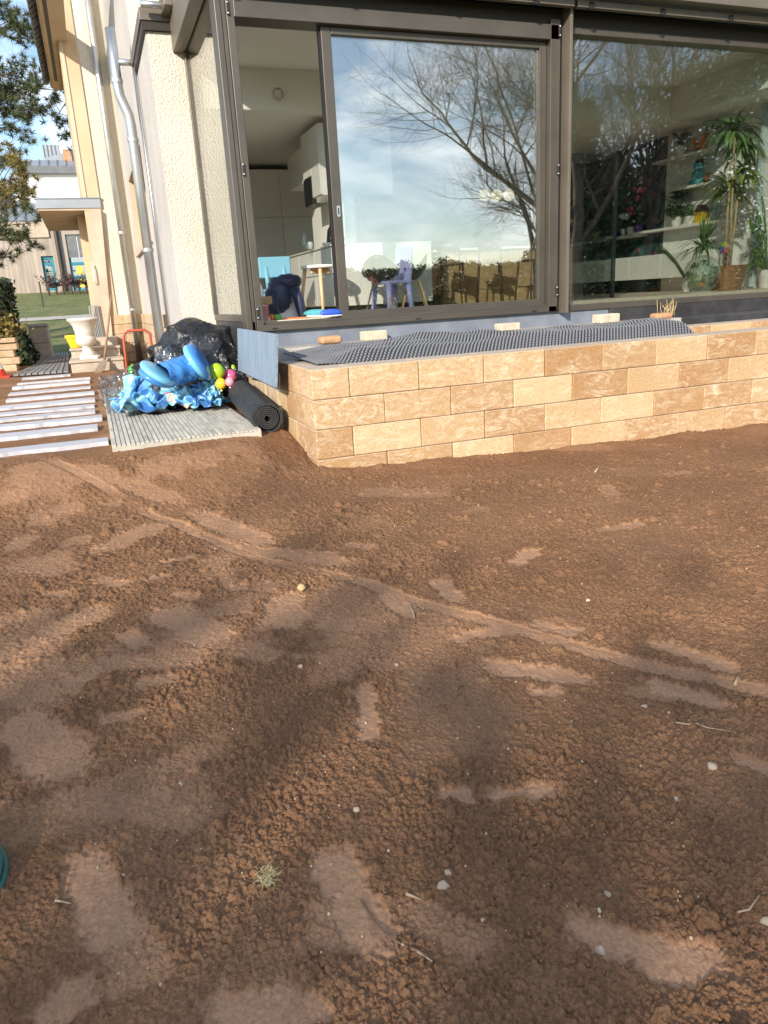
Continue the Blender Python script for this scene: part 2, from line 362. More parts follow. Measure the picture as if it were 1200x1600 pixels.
# ------------------------------------------------------------------ draped sheets, let fall once over temporary shapes that are removed again
def drape(c, size, n, balls, floor, walls=(), frames=42, shrink=-.3, seed=1, rumple=.08, bend=.3):
    rr = random.Random(seed); tmp = []
    def coll(me):
        o = bpy.data.objects.new('tmp', me); COL.objects.link(o); o.modifiers.new('c', 'COLLISION'); o.collision.thickness_outer = .01; o.collision.cloth_friction = 25; tmp.append(o)
    for (x, y, z, rx, ry, rz) in balls:
        me = bpy.data.meshes.new('tmp'); bm = bmesh.new(); bmesh.ops.create_icosphere(bm, subdivisions=3, radius=1)
        for v in bm.verts: v.co = Vector((v.co.x * rx + x, v.co.y * ry + y, v.co.z * rz + z))
        bm.to_mesh(me); bm.free(); coll(me)
    for q in [[(c[0] - 4, c[1] - 4, floor), (c[0] + 4, c[1] - 4, floor), (c[0] + 4, c[1] + 4, floor), (c[0] - 4, c[1] + 4, floor)]] + list(walls):
        me = bpy.data.meshes.new('tmp'); me.from_pydata(q, [], [(0, 1, 2, 3)]); coll(me)
    V = []; F = []
    for j in range(n + 1):
        for i in range(n + 1):
            u, v = i / n - .5, j / n - .5
            V.append((c[0] + u * size[0] + .02 * math.sin(v * 25), c[1] + v * size[1] + .02 * math.sin(u * 23 + 1), c[2] + rumple * (math.sin(u * 19 + seed) * math.cos(v * 15 + seed * 2) + .7 * math.sin(u * 33 + v * 29)) + rr.uniform(-.012, .012)))
    for j in range(n):
        for i in range(n): a = j * (n + 1) + i; F.append((a, a + 1, a + n + 2, a + n + 1))
    me = bpy.data.meshes.new('sheet'); me.from_pydata(V, [], F)
    o = bpy.data.objects.new('tmp', me); COL.objects.link(o)
    m = o.modifiers.new('cloth', 'CLOTH'); s = m.settings
    s.quality = 3; s.mass = .25; s.tension_stiffness = 12; s.compression_stiffness = 12; s.shear_stiffness = 6; s.bending_stiffness = bend; s.shrink_min = shrink; s.air_damping = 2
    k = m.collision_settings; k.collision_quality = 2; k.distance_min = .008; k.use_self_collision = True; k.self_distance_min = .008
    m.point_cache.frame_start = 1; m.point_cache.frame_end = frames; sc.frame_start = 1; sc.frame_end = frames
    for f in range(1, frames + 1): sc.frame_set(f)
    me2 = bpy.data.meshes.new_from_object(o.evaluated_get(bpy.context.evaluated_depsgraph_get()))
    for q in tmp + [o]: bpy.data.objects.remove(q, do_unlink=True)
    sc.frame_set(1)
    me2.polygons.foreach_set('use_smooth', [True] * len(me2.polygons))
    return me2
GL = .228
FL = GL + .045
_wx = [(1.24, 5, 0), (1.24, 9, 0), (1.24, 9, 3), (1.24, 5, 3)]; _wy = [(-1, 8.5, 0), (3, 8.5, 0), (3, 8.5, 3), (-1, 8.5, 3)]
SHEET_TARP = drape((.78, 7.75, 1.42), (1.12, 1.15), 68, [(.92, 7.9, .62, .30, .38, .46), (.55, 7.6, .40, .22, .25, .26), (1.10, 7.45, .5, .10, .22, .36)], GL, [_wx, _wy], shrink=-.40, rumple=.07, seed=6, bend=.25)
SHEET_POOL = drape((.60, 7.55, 1.05), (.80, .62), 50, [(.42, 7.75, .30, .24, .20, .22), (.88, 7.7, .30, .18, .18, .26), (.62, 7.4, .28, .2, .12, .10)], FL, [_wx], frames=36, shrink=-.38, seed=5, rumple=.05, bend=1.2)
SHEET_POOL2 = drape((.90, 7.25, .85), (.26, .36), 30, [(.92, 7.4, .28, .10, .12, .16)], FL, [_wx], frames=34, shrink=-.38, seed=9, rumple=.04, bend=1.2)
SHEET_BAG = drape((.20, 7.85, .9), (.24, .28), 24, [(.20, 7.9, .3, .10, .14, .22)], GL, [_wx], frames=32, shrink=-.5, seed=12, rumple=.05, bend=.2)
# ------------------------------------------------------------------ the soil
def _hash(ix, iy, seed):
    h = (ix.astype(np.int64) * 374761393 + iy.astype(np.int64) * 668265263 + seed * 1442695041) & 0xFFFFFFFF
    h = ((h ^ (h >> 13)) * 1274126177) & 0xFFFFFFFF
    return ((h ^ (h >> 16)) & 0xFFFFFF) / float(0xFFFFFF)
def vnoise(x, y, seed=0):
    ix, iy = np.floor(x), np.floor(y); fx, fy = x - ix, y - iy
    u, v = fx * fx * fx * (fx * (fx * 6 - 15) + 10), fy * fy * fy * (fy * (fy * 6 - 15) + 10)
    a, b = _hash(ix, iy, seed), _hash(ix + 1, iy, seed); c, d = _hash(ix, iy + 1, seed), _hash(ix + 1, iy + 1, seed)
    return (a * (1 - u) + b * u) * (1 - v) + (c * (1 - u) + d * u) * v
def fbm(x, y, oct=4, seed=0):
    s = 0; a = 0.5
    for o in range(oct):
        s = s + a * vnoise(x * 2 ** o + o * 17.3, y * 2 ** o - o * 9.1, seed + o); a *= 0.5
    return s / (1 - 0.5 ** oct)
def clods(x, y, cell, seed, keep=0.75):
    """rounded crumbs: height of the tallest half-ball over each point"""
    gx, gy = x / cell, y / cell
    ix, iy = np.floor(gx), np.floor(gy); best = np.zeros_like(x)
    for a in (-1, 0, 1):
        for b in (-1, 0, 1):
            cx, cy_ = ix + a, iy + b
            rx, ry = _hash(cx, cy_, seed), _hash(cx, cy_, seed + 1); rr = 0.28 + 0.5 * _hash(cx, cy_, seed + 2) ** 2
            on = _hash(cx, cy_, seed + 3) < keep
            d2 = ((gx - cx - rx) ** 2 + (gy - cy_ - ry) ** 2) / rr ** 2
            best = np.maximum(best, np.where(on, np.sqrt(np.clip(1 - d2, 0, 1)) * rr, 0))
    return best * cell
def sstep(a, b, t):
    u = np.clip((t - a) / (b - a), 0, 1); return u * u * (3 - 2 * u)

G0 = lambda px, py: at(px, py, z=0.0)
# trodden patches: the ends of each print (photo pixels turned into ground points) and its half width in metres
PRINTS = [((575, 1072), (572, 1160), .050, 1), ((762, 1243), (868, 1243), .045, 1), ((684, 1246), (738, 1244), .040, 1), ((510, 1335), (600, 1500), .075, 1), ((120, 1340), (200, 1490), .075, 1),
          ((880, 1450), (1130, 1522), .060, 1), ((1000, 1062), (1132, 1108), .055, 1), ((750, 1036), (925, 1062), .060, 1), ((826, 1076), (874, 1074), .04, 1), ((592, 925), (648, 968), .06, 1),
          ((680, 903), (715, 942), .065, 1), ((800, 882), (838, 856), .055, 1), ((838, 976), (908, 988), .05, .9), ((690, 1004), (820, 980), .05, .9), ((1012, 1003), (1160, 1052), .06, .9),
          ((1140, 1178), (1230, 1215), .05, 1), ((935, 825), (1003, 812), .06, .7), ((330, 1592), (500, 1575), .06, 1), ((70, 1600), (140, 1545), .06, .8), ((945, 750), (960, 770), .07, .6),
          ((20, 1120), (110, 1215), .13, .8), ((250, 950), (345, 1010), .13, .8), ((300, 800), (420, 850), .12, .8), ((150, 860), (245, 820), .14, .7), ((330, 850), (560, 880), .10, .7),
          ((440, 930), (450, 980), .12, .8), ((500, 975), (600, 985), .09, .6), ((60, 990), (160, 950), .10, .7), ((130, 1040), (330, 1030), .10, .6), ((60, 1260), (330, 1270), .10, .6),
          ((500, 1420), (520, 1480), .07, .6), ((90, 850), (130, 840), .1, .6), ((130, 770), (290, 790), .10, .6), ((20, 860), (40, 840), .09, .6), ((230, 720), (320, 712), .12, .5), ((430, 700), (470, 720), .1, .5),
          ((560, 770), (700, 765), .16, .5), ((860, 690), (960, 685), .14, .4), ((640, 1420), (760, 1500), .06, .5), ((980, 1080), (1060, 1090), .05, .5), ((180, 1420), (215, 1560), .07, .6),
          ((230, 905), (262, 900), .05, .8), ((150, 905), (200, 912), .05, .7), ((60, 930), (120, 925), .05, .7), ((255, 880), (300, 872), .05, .8), ((190, 985), (225, 1010), .06, .8), ((270, 925), (310, 935), .05, .7), ((90, 1070), (150, 1055), .05, .8), ((210, 1075), (270, 1065), .05, .7), ((380, 1010), (420, 1040), .05, .5), ((345, 905), (380, 925), .05, .6), ((540, 850), (580, 855), .05, .6), ((470, 860), (520, 866), .05, .6), ((30, 1010), (70, 1000), .06, .7), ((150, 1130), (220, 1120), .05, .7), ((640, 1090), (660, 1120), .04, .3), ((1040, 730), (1080, 726), .06, .5), ((720, 800), (760, 790), .06, .4)]
TRACK = [(30, 755), (170, 785), (270, 815), (350, 850), (420, 878), (500, 893), (575, 910), (640, 938), (720, 962), (800, 982), (900, 1008), (1000, 1038), (1110, 1062), (1230, 1090)]
TR = [G0(*p) for p in TRACK]
def soil_fields(X, Y):
    base = gz(X, Y)
    warpx = (fbm(X * 9, Y * 9, 3, 51) - .5) * 0.045 + (fbm(X * 45, Y * 45, 2, 151) - .5) * 0.035; warpy = (fbm(X * 9, Y * 9, 3, 57) - .5) * 0.045 + (fbm(X * 45, Y * 45, 2, 157) - .5) * 0.035
    comp = np.zeros_like(X); dent = np.zeros_like(X)
    shp = X.shape; Xf, Yf, wxf, wyf, cf, df = X.ravel(), Y.ravel(), (X + warpx).ravel(), (Y + warpy).ravel(), comp.ravel(), dent.ravel()
    for a, b, w_, s in PRINTS:
        p, q = G0(*a), G0(*b); w_ = w_ * .95
        m_ = 1.9 * w_ + .08
        ix = np.flatnonzero((Xf > min(p.x, q.x) - m_) & (Xf < max(p.x, q.x) + m_) & (Yf > min(p.y, q.y) - m_) & (Yf < max(p.y, q.y) + m_))
        if not len(ix): continue
        dx, dy = q.x - p.x, q.y - p.y; L2 = dx * dx + dy * dy
        xx, yy = wxf[ix], wyf[ix]
        L_ = math.sqrt(L2); al = ((xx - (p.x + q.x) / 2) * dx + (yy - (p.y + q.y) / 2) * dy) / L_; pe = ((xx - p.x) * dy - (yy - p.y) * dx) / L_
        hl = L_ / 2 + w_ * .35; u_ = al / hl
        d = (np.abs(u_) ** 2.6 + np.abs(pe / (w_ * (1 - .26 * np.exp(-((u_ + .12) / .28) ** 2)))) ** 2.6) ** (1 / 2.6)   # sole: broad ball, narrow waist, heel
        inside = 1 - sstep(0.74, 1.06, d + (vnoise(xx * 85, yy * 85, 311) - .5) * .30)
        cf[ix] = np.maximum(cf[ix], inside * s)
        dd = np.minimum(df[ix], -0.0065 * s * inside)
        df[ix] = dd + 0.0025 * s * np.exp(-((d - 1.2) / 0.2) ** 2) * (dd > -0.004)
    comp, dent = cf.reshape(shp), df.reshape(shp)
    # wheel track
    dm = np.full_like(X, 9.0); sd = np.zeros_like(X)
    for p, q in zip(TR[:-1], TR[1:]):
        dx, dy = q.x - p.x, q.y - p.y; L2 = dx * dx + dy * dy; L = math.sqrt(L2)
        t = np.clip(((X - p.x) * dx + (Y - p.y) * dy) / L2, 0, 1)
        d = np.hypot(X - p.x - t * dx, Y - p.y - t * dy)
        s_ = ((X - p.x) * dy - (Y - p.y) * dx) / L
        m = d < dm; dm = np.where(m, d, dm); sd = np.where(m, s_, sd)
    fade = sstep(0.25, 0.55, fbm(X * 1.7 + 4, Y * 1.7, 3, 77)) * 0.7 + 0.3
    tr_ = (1 - sstep(0.032, 0.048, dm)) * fade
    dent = np.where(tr_ > 0.01, np.minimum(dent, -0.007 * tr_ + 0.0025 * tr_ * np.cos(sd * 2 * math.pi / 0.013)), dent)
    comp = np.maximum(comp, tr_ * 0.8)
    # natural smeared patches on the left and far side
    m = fbm(X * 2.3 + 3, Y * 2.3, 4, 91)
    reg = np.clip(1.1 - 0.8 * (X - 0.2), 0.0, 1) * sstep(1.2, 2.2, Y)
    comp = np.maximum(comp, sstep(0.54, 0.64, m + (fbm(X * 30, Y * 30, 2, 99) - .5) * .12) * (0.1 + 0.45 * reg))
    und = (fbm(X * 0.9, Y * 0.9, 3, 5) - .5) * 0.04 + (fbm(X * 4, Y * 4, 3, 9) - .5) * 0.016
    rough = (1 - 0.9 * comp)
    und = und + (fbm(X * 16, Y * 16, 3, 23) - .5) * 0.009 * rough
    dens = 0.62 + 0.38 * sstep(0.35, 0.6, fbm(X * 3, Y * 3, 3, 33))
    cr = clods(X, Y, 0.034, 3, .07) * 0.8 + clods(X + 2, Y, 0.017, 7, .42) * 0.85 + clods(X + 5, Y, 0.0098, 13, .8) * 1.1
    cr = cr + (fbm(X * 150, Y * 150, 2, 44) - .5) * 0.010
    und = und + cr * rough * dens
    und = und + (fbm(X * 70, Y * 70, 2, 66) - .5) * 0.004 + (fbm(X * 24, Y * 24, 2, 68) - .5) * 0.006 * comp
    und = und + 0.028 * np.exp(-((4.99 - Y) / .13) ** 2) * fbm(X * 2.4, Y * 2.4, 3, 71) * (X > 1.1)      # earth heaped against the wall
    # keep the soil level under the planks, mats and steps
    lev = sstep(5.3, 5.9, Y) * (X < 1.4)
    und = und * (1 - 0.75 * lev) ; dent = dent * (1 - lev)
    return base + und + dent, comp

def make_soil():
    NR, NC = 1330, 830
    r = np.concatenate([0.62 * (6.8 / 0.62) ** (np.arange(1180) / 1180), 6.8 * (19.0 / 6.8) ** (np.arange(NR - 1180) / (NR - 1181))])
    th = YAW + np.linspace(-R_(41), R_(37), NC)
    Rr, Th = np.meshgrid(r, th, indexing='ij')
    X, Y = Rr * np.sin(Th), Rr * np.cos(Th)
    Z, comp = soil_fields(X, Y)
    edge = np.minimum(np.minimum(np.arange(NC), np.arange(NC)[::-1])[None, :] / 4.0, 1.0)
    Z = Z - 0.10 * (1 - edge)
    co = np.stack([X, Y, Z], -1).reshape(-1, 3).astype(np.float32)
    i = np.arange(NR - 1)[:, None] * NC + np.arange(NC - 1)[None, :]
    q = np.stack([i, i + 1, i + 1 + NC, i + NC], -1).reshape(-1, 4)[:, ::-1].astype(np.int32)
    me = bpy.data.meshes.new('soil')
    me.vertices.add(len(co)); me.vertices.foreach_set('co', co.ravel())
    me.loops.add(q.size); me.loops.foreach_set('vertex_index', q.ravel())
    me.polygons.add(len(q)); me.polygons.foreach_set('loop_start', np.arange(0, q.size, 4, dtype=np.int32)); me.polygons.foreach_set('loop_total', np.full(len(q), 4, np.int32))
    me.polygons.foreach_set('use_smooth', np.ones(len(q), bool))
    a = me.attributes.new('compact', 'FLOAT', 'POINT'); a.data.foreach_set('value', comp.ravel().astype(np.float32))
    me.update(calc_edges=True)
    me.materials.append(MAT['soil'])
    o = link('soil', me); kind(o, 'structure'); o['label'] = 'bare brown raked soil with footprints'
make_soil()
def soil_z(x, y):
    return float(soil_fields(np.array([float(x)]), np.array([float(y)]))[0][0])

M('grass_green', (0.085, 0.13, 0.03), 0.9, c2=(0.20, 0.19, 0.07), scale=1.6, detail=12, bump=1.0, bscale=14, bdist=0.08, bdetail=8)
# the ground beyond: one sheet to the horizon
def outer_ground():
    xs = np.concatenate([np.linspace(-240, -30, 12), np.linspace(-26, 26, 70), np.linspace(30, 240, 12)])
    ys = np.concatenate([np.linspace(-240, -30, 12), np.linspace(-26, 60, 90), np.linspace(66, 240, 12)])
    mb = MB(); nx = len(xs)
    XX, YY = np.meshgrid(xs, ys); ZZ = gz(XX, np.minimum(YY, 37)) + (fbm(XX * .4, YY * .4, 3, 3) - .5) * .1 - 0.13
    ZZ = np.where(YY > 19.6, ZZ + 0.12, ZZ)
    mb.v = [tuple(p) for p in np.stack([XX, YY, ZZ], -1).reshape(-1, 3)]
    for j in range(len(ys) - 1):
        for i in range(nx - 1):
            a = j * nx + i; mb.f.append((a, a + 1, a + 1 + nx, a + nx))
    o = mb.build('ground', 'grass_green', smooth=True); kind(o, 'structure')
outer_ground()

# ------------------------------------------------------------------ garden block wall
BX0, BY0, BTOP, BH, BL, BT = 1.35, 5.005, 0.734, 0.2128, 0.535, 0.28
bw = thing('block_wall', 'low tan textured block retaining wall at the edge of the bare soil', 'wall', (BX0, BY0, 0))
_bm = {}
def block(x, y, z, lx, ly, lz, parent):
    key = (round(lx, 3), round(ly, 3), round(lz, 3))
    if key not in _bm:
        mb = MB().box(-lx / 2 + .0025, lx / 2 - .0025, -ly / 2 + .0025, ly / 2 - .0025, -lz / 2 + .0015, lz / 2 - .0015)
        me = mb.mesh('block', 'block'); bm = bmesh.new(); bm.from_mesh(me)
        bmesh.ops.bevel(bm, geom=list(bm.edges), offset=0.006, segments=1, affect='EDGES'); bm.to_mesh(me); bm.free(); _bm[key] = me
    o = link('block', _bm[key], parent)
    o.location = (x + random.uniform(-.0015, .0015), y + random.uniform(-.003, .003), z)
    o.rotation_euler = (random.uniform(-.002, .002), 0, random.uniform(-.003, .003))
    return o
for k in range(5):
    zc = BTOP - (k + .5) * BH
    if k % 2 == 0:
        block(BX0 + BT / 2, BY0 + BL / 2, zc, BT, BL, BH, bw)
        block(BX0 + BT / 2, BY0 + BL + .23, zc, BT, .46, BH, bw)
        x = BX0 + BT
    else:
        block(BX0 + BL / 2, BY0 + BT / 2, zc, BL, BT, BH, bw)
        block(BX0 + BT / 2, BY0 + BT + BL / 2, zc, BT, BL, BH, bw)
        block(BX0 + BT / 2, BY0 + BT + BL + .09, zc, BT, .18, BH, bw)
        x = BX0 + BL
    while x < 8.2:
        block(x + BL / 2, BY0 + BT / 2, zc, BL, BT, BH, bw); x += BL
# the second, inner row of blocks at the right
bw2 = thing('block_wall', 'short inner row of tan blocks behind the wall, at the end of the membrane', 'wall', (4.7, 5.7, 0))
p_ = at(1046, 518, z=BTOP - .02)
for j in range(6):
    for k in range(2):
        block(p_.x + BL / 2 + j * BL - (k * .27), p_.y + .16, BTOP + .01 - (k + .5) * BH, BL, BT, BH, bw2)
# ------------------------------------------------------------------ glass extension
YF = 6.88
ext = thing('glass_extension', 'modern flat roofed extension with bronze aluminium frames and large glass panes', 'building', (1.28, YF, 0.9))
def bx(name, m, b, parent, bevel=0.004):
    return MB().box(*b).build(name, m, parent, bevel=bevel)
ZS, ZFL = 0.945, 1.03                       # sill underside, inside floor
XR_ = 8.36
# corner post with its grooves
bx('corner_post', 'bronze', (1.285, 1.335, 6.80, 7.02, ZS, 3.62), ext)
bx('corner_post', 'bronze', (1.339, 1.372, 6.81, 7.02, ZS, 3.62), ext, .003)
bx('corner_post', 'bronze', (1.376, 1.44, 6.80, 7.02, ZS, 3.62), ext)
bx('sill', 'bronze', (1.44, 4.53, 6.80, 7.02, ZS, 1.0), ext)
bx('sill_track', 'bronze', (1.44, 4.53, 6.83, 6.99, 1.0, 1.022), ext, .002)
for px, py in ((430, 508), (654, 492), (836, 484)):
    p = at(px, py, y=6.79); bx('drain_slot', 'black_matt', (p.x - .025, p.x + .025, 6.795, 6.81, .958, .970), ext, 0)
bx('head', 'bronze', (1.44, 4.53, 6.80, 7.02, 3.43, 3.555), ext)
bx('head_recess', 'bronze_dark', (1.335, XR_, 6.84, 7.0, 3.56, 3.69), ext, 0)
# mullion between door and window, with the guide profile
bx('mullion', 'bronze', (4.43, 4.535, 6.80, 7.02, ZS, 3.60), ext)
bx('guide_rail', 'bronze_dull', (4.575, 4.605, 6.70, 6.86, ZS - .02, 3.69), ext, .002)
bx('guide_channel', 'black_matt', (4.537, 4.573, 6.83, 6.98, ZS, 3.6), ext, 0)
bx('mullion', 'bronze', (4.607, 4.65, 6.82, 7.02, ZS - .02, 3.6), ext)
def fixing(px, py, x, parent):
    p = at(px, py, y=6.795)
    a = MB()
    a.box(x - .012, x + .012, 6.785, 6.80, p.z - .05, p.z + .05)
    o = a.build('fixing_plate', 'bronze_dark', parent, bevel=.004)
    for dz in (-.038, .038):
        MB().lathe([(.009, 0), (.009, -.006), (.005, -.009)], (x, 6.785, p.z + dz), 10, 'y').build('screw', 'steel', o, smooth=True, fix=True)
for px, py in ((349, 12), (372, 265), (405, 490)): fixing(px, py, 1.39, ext)
for px, py in ((866, 48), (866, 265), (866, 455)): fixing(px, py, 4.52, ext)
# sliding door
dr = MB().box(2.185, 2.275, 6.87, 6.95, 1.006, 3.428).build('sliding_door', 'bronze', ext, bevel=.004)   # its left stile
bx('stile', 'bronze', (4.352, 4.428, 6.87, 6.95, 1.006, 3.428), dr)
bx('bottom_rail', 'bronze', (2.277, 4.35, 6.87, 6.95, 1.006, 1.078), dr)
bx('top_rail', 'bronze', (2.277, 4.35, 6.87, 6.95, 3.372, 3.428), dr)
bx('edge_seal', 'black_matt', (2.168, 2.183, 6.88, 6.94, 1.01, 3.425), dr, 0)
bx('pane', 'pane', (2.275, 4.352, 6.90, 6.924, 1.075, 3.375), dr, 0)
p = at(529, 330, y=6.865)
hh = MB(); pts = [(p.x + .016 * math.cos(a), 6.868, p.z + (.032 if math.sin(a) >= 0 else -.032) + .016 * math.sin(a)) for a in np.linspace(0, 2 * math.pi, 20, endpoint=False)]
hh.prism(pts, (0, -.006, 0)).build('handle', 'steel', dr, fix=True)
bx('handle_slot', 'black_matt', (p.x - .005, p.x + .005, 6.858, 6.8615, p.z - .028, p.z + .028), dr, 0)
# fixed window on the right
win = MB().box(4.652, XR_, 6.83, 6.99, ZS - .01, .995).build('window', 'bronze', ext, bevel=.004)   # its bottom rail
bx('top_rail', 'bronze', (4.652, XR_, 6.83, 6.99, 3.50, 3.558), win)
bx('pane', 'pane', (4.65, XR_, 6.90, 6.924, .99, 3.505), win, 0)
# roof edge
bx('fascia', 'bronze_dull', (1.17, XR_, 6.50, 6.62, 3.735, 4.3), ext, .006)
bx('fascia', 'bronze_dull', (1.17, 1.288, 6.62, 8.68, 3.68, 4.3), ext, .006)
bx('soffit_groove', 'black_matt', (1.288, 1.298, 6.64, 8.68, 3.70, 4.2), ext, 0)
bx('soffit_rail', 'bronze', (1.298, 1.335, 6.64, 8.68, 3.67, 3.75), ext)
bx('soffit', 'bronze_dull', (1.337, 1.45, 7.0, 8.68, 3.685, 3.80), ext)
for x0, x1 in ((1.31, 4.573), (4.607, XR_)):
    bx('soffit_strip', 'bronze_dull', (x0, x1, 6.63, 6.69, 3.655, 3.715), ext)
for px, py in ((349, 4), (540, -8), (708, 3), (838, 15), (925, 22), (1036, 32), (1142, 40)):
    p = at(px, py, y=6.62)
    br = bx('blind_bracket', 'black_matt', (p.x - .02, p.x + .02, 6.615, 6.66, 3.64, 3.70), ext, .003)
    bx('pin', 'black_matt', (p.x - .028, p.x + .028, 6.612, 6.63, 3.665, 3.678), br, 0)
# left side glazing
bx('side_pane', 'pane', (1.300, 1.318, 7.02, 8.66, 1.10, 3.68), ext, 0)
sr = bx('side_sill', 'bronze', (1.283, 1.335, 7.02, 8.66, 1.035, 1.10), ext)
for y in (7.2, 7.7, 8.2): MB().lathe([(.006, 0), (.006, .004)], (1.283, y, 1.065), 8, 'x').build('screw', 'black_matt', sr)
bx('side_post', 'bronze', (1.275, 1.33, 8.60, 8.665, 1.10, 3.68), ext)
# base of the extension
bx('flashing', 'bitumen', (1.292, 1.36, 6.81, 8.66, .77, 1.033), ext, 0)
bx('flashing_lip', 'bronze_dark', (1.262, 1.30, 6.6, 8.66, .715, .775), ext)
bx('upstand', 'upstand', (1.38, 5.22, 6.86, 6.98, .55, ZS), ext, 0)
bx('upstand', 'bitumen', (5.22, XR_, 6.83, 6.98, .45, ZS - .012), ext, 0)
bx('upstand_ridge', 'bitumen', (5.25, XR_, 6.70, 6.83, .45, .80), ext, .03)
for j, y in enumerate(np.arange(5.98, 8.6, .42)):
    for k in range(3):
        MB().box(-.05, .05, -.207, .207, -.085, .085).build('stone', 'plinth_stone', ext, bevel=.01).location = (1.375 - 1.28 * 0 + random.uniform(-.004, .004), y + .21 + (.2 if k % 2 else 0) * .3, .62 - k * .174)
# earth fill and ledge behind the block wall
kind(MB().box(BX0 + .05, XR_, BY0 + .1, 6.86, -.1, .62).build('terrace_fill', 'concrete'), 'structure')
led = MB().box(1.42, 5.9, 6.50, 6.86, .60, .80).build('ledge', 'concrete', bevel=.01); kind(led, 'structure')

# ------------------------------------------------------------------ the old house on the left
WX, WY = 0.94, 8.68
HY = 15.2
M('plaster_edge', (0.58, 0.50, 0.38), 0.9)
hs = thing('old_house', 'old cream stucco house with ochre corner and zinc downpipes', 'house', (WX, WY, .2))
# the low wing: grey left face, cream front face (two sheets of one mesh each, their own plaster)
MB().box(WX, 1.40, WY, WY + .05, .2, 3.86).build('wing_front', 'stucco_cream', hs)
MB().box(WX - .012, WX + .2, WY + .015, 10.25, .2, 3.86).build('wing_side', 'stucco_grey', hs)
bx('wing_coping', 'bronze_dull', (WX - .06, 1.25, WY - .06, 10.2, 3.94, 4.05), hs, .005)
bx('coping_drip', 'bronze_dark', (WX - .045, 1.2, WY - .045, 10.2, 3.862, 3.938), hs, 0)
# taller part with the window in its left face
w0, w1, wz0, wz1 = 10.9, 14.0, 2.14, 3.26
t0 = WX - .03
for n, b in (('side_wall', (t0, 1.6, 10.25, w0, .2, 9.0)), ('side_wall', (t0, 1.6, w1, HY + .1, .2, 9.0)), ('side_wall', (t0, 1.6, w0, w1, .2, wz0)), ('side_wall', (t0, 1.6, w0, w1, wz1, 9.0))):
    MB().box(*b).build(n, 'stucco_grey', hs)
MB().box(t0 - .004, t0 + .3, 14.62, HY, .2, 9.0).build('corner_band', 'plaster_edge', hs)
MB().box(t0 + .02, 2.4, 10.22, 10.248, 4.0, 9.0).build('end_wall', 'stucco_cream', hs)
wn_ = MB().box(t0 + .30, t0 + .36, w0, w1, wz0, wz1).build('window', 'white_lacquer', hs)
bx('pane', 'pane_far', (t0 + .285, t0 + .298, w0 + .08, w1 - .08, wz0 + .08, wz1 - .08), wn_, 0)
for b in ((t0 + .003, t0 + .30, w1 - .015, w1 + .005, wz0, wz1), (t0 + .003, t0 + .30, w0, w0 + .012, wz0, wz1), (t0 + .003, t0 + .30, w0, w1, wz1 - .012, wz1 + .002)):
    MB().box(*b).build('reveal', 'ochre_render', wn_)
bx('sill', 'peach_render', (t0 - .05, t0 + .30, w0 - .05, w1 + .05, wz0 - .09, wz0 + .012), wn_, .008)
# the front face further back
HX = 0.16
MB().box(HX + .29, t0 + .02, HY, HY + .3, .2, 9.0).build('front_wall', 'stucco_cream', hs)
MB().box(HX, HX + .29, HY - .03, HY + 4.0, .2, 9.0).build('corner_band', 'ochre_render', hs)
MB().box(HX + .02, HX + .07, HY - .05, HY - .03, 3.1, 9.0).build('corner_bead', 'plaster_edge', hs)
for i in range(3):
    for j in range(5):
        MB().box(-.155, .155, -.03, .03, -.085, .085).build('stone', 'sandstone', hs, bevel=.012).location = (HX + .24 + .31 * (i % 3) + (.1 if j % 2 else 0) * (i < 2), HY - .015, .33 + j * .175)
for j in range(5):
    for i in range(9):
        MB().box(-.03, .03, -.26, .26, -.085, .085).build('stone', 'sandstone', hs, bevel=.012).location = (t0 - .012, 10.5 + i * .53 + (.2 if j % 2 else 0), .33 + j * .175)
# eaves with slates
ez = 5.62
ev = thing('roof_eave', 'projecting slate roof edge with ochre soffit at the top of the cream house', 'roof', (HX, HY, ez))
MB().box(HX - .20, HX + .15, HY - 4, 18.25, ez, ez + .14).build('soffit', 'ochre_render', ev)
MB().box(HX - .15, HX - .09, HY - 4, 17.6, ez - .004, ez + .02).build('vent_slot', 'bronze_dark', ev)
sm = MB().box(-.11, .11, -.115, .115, -.012, .012).mesh('slate', 'slate')
for j in range(30):
    for i in range(2):
        o = link('slate', sm, ev); o.location = (HX - .27 + i * .13, HY - 3.9 + j * .235, ez + .14 + i * .10 + (j % 2) * .006); o.rotation_euler = (0.05, -R_(38), 0)
MB().box(HX - .23, HX - .20, HY - 4, 18.25, ez + .02, ez + .15).build('fascia', 'peach_render', ev)
# downpipes
def pipe(name, pts, r, parent, rings=()):
    o = MB().tube(pts, r, 14).build(name, 'zinc', parent, smooth=True)
    for c, d in rings:
        c = Vector(c); d = Vector(d).normalized() * .02
        MB().tube([c - d, c + d], r * 1.16, 14).build('collar', 'zinc', o, smooth=False)
    return o
q = at(195, 400, y=HY - .12)
pipe('downpipe', [(q.x, HY - .12, .25), (q.x, HY - .12, 9.0)], .055, hs, [((q.x, HY - .12, z), (0, 0, 1)) for z in (1.2, 2.55, 4.9)])
dx = WX - .14
dy = 9.9
zt = at(187, 45, x=dx).z
pp = at(187, 45, x=dx).y
pipe('downpipe', [(dx - .02, pp, .25), (dx - .02, pp, 3.30), (dx - .03, pp, 3.42), (dx - .10, pp, 3.62), (dx - .11, pp, 3.74), (dx - .11, pp, zt)], .058, hs, [((dx - .02, pp, z), (0, 0, 1)) for z in (1.9, 3.15)] + [((dx - .11, pp, 3.78), (0, 0, 1))])
MB().tube([(dx - .10, pp, 3.98), (WX, pp, 3.98)], .035, 12).build('outlet', 'zinc', hs, smooth=True)
cb = MB().tube([(dx + .10, pp - .1, .9), (dx + .10, pp - .1, 3.9)], .012, 8).build('cable', 'zinc', hs, smooth=True)
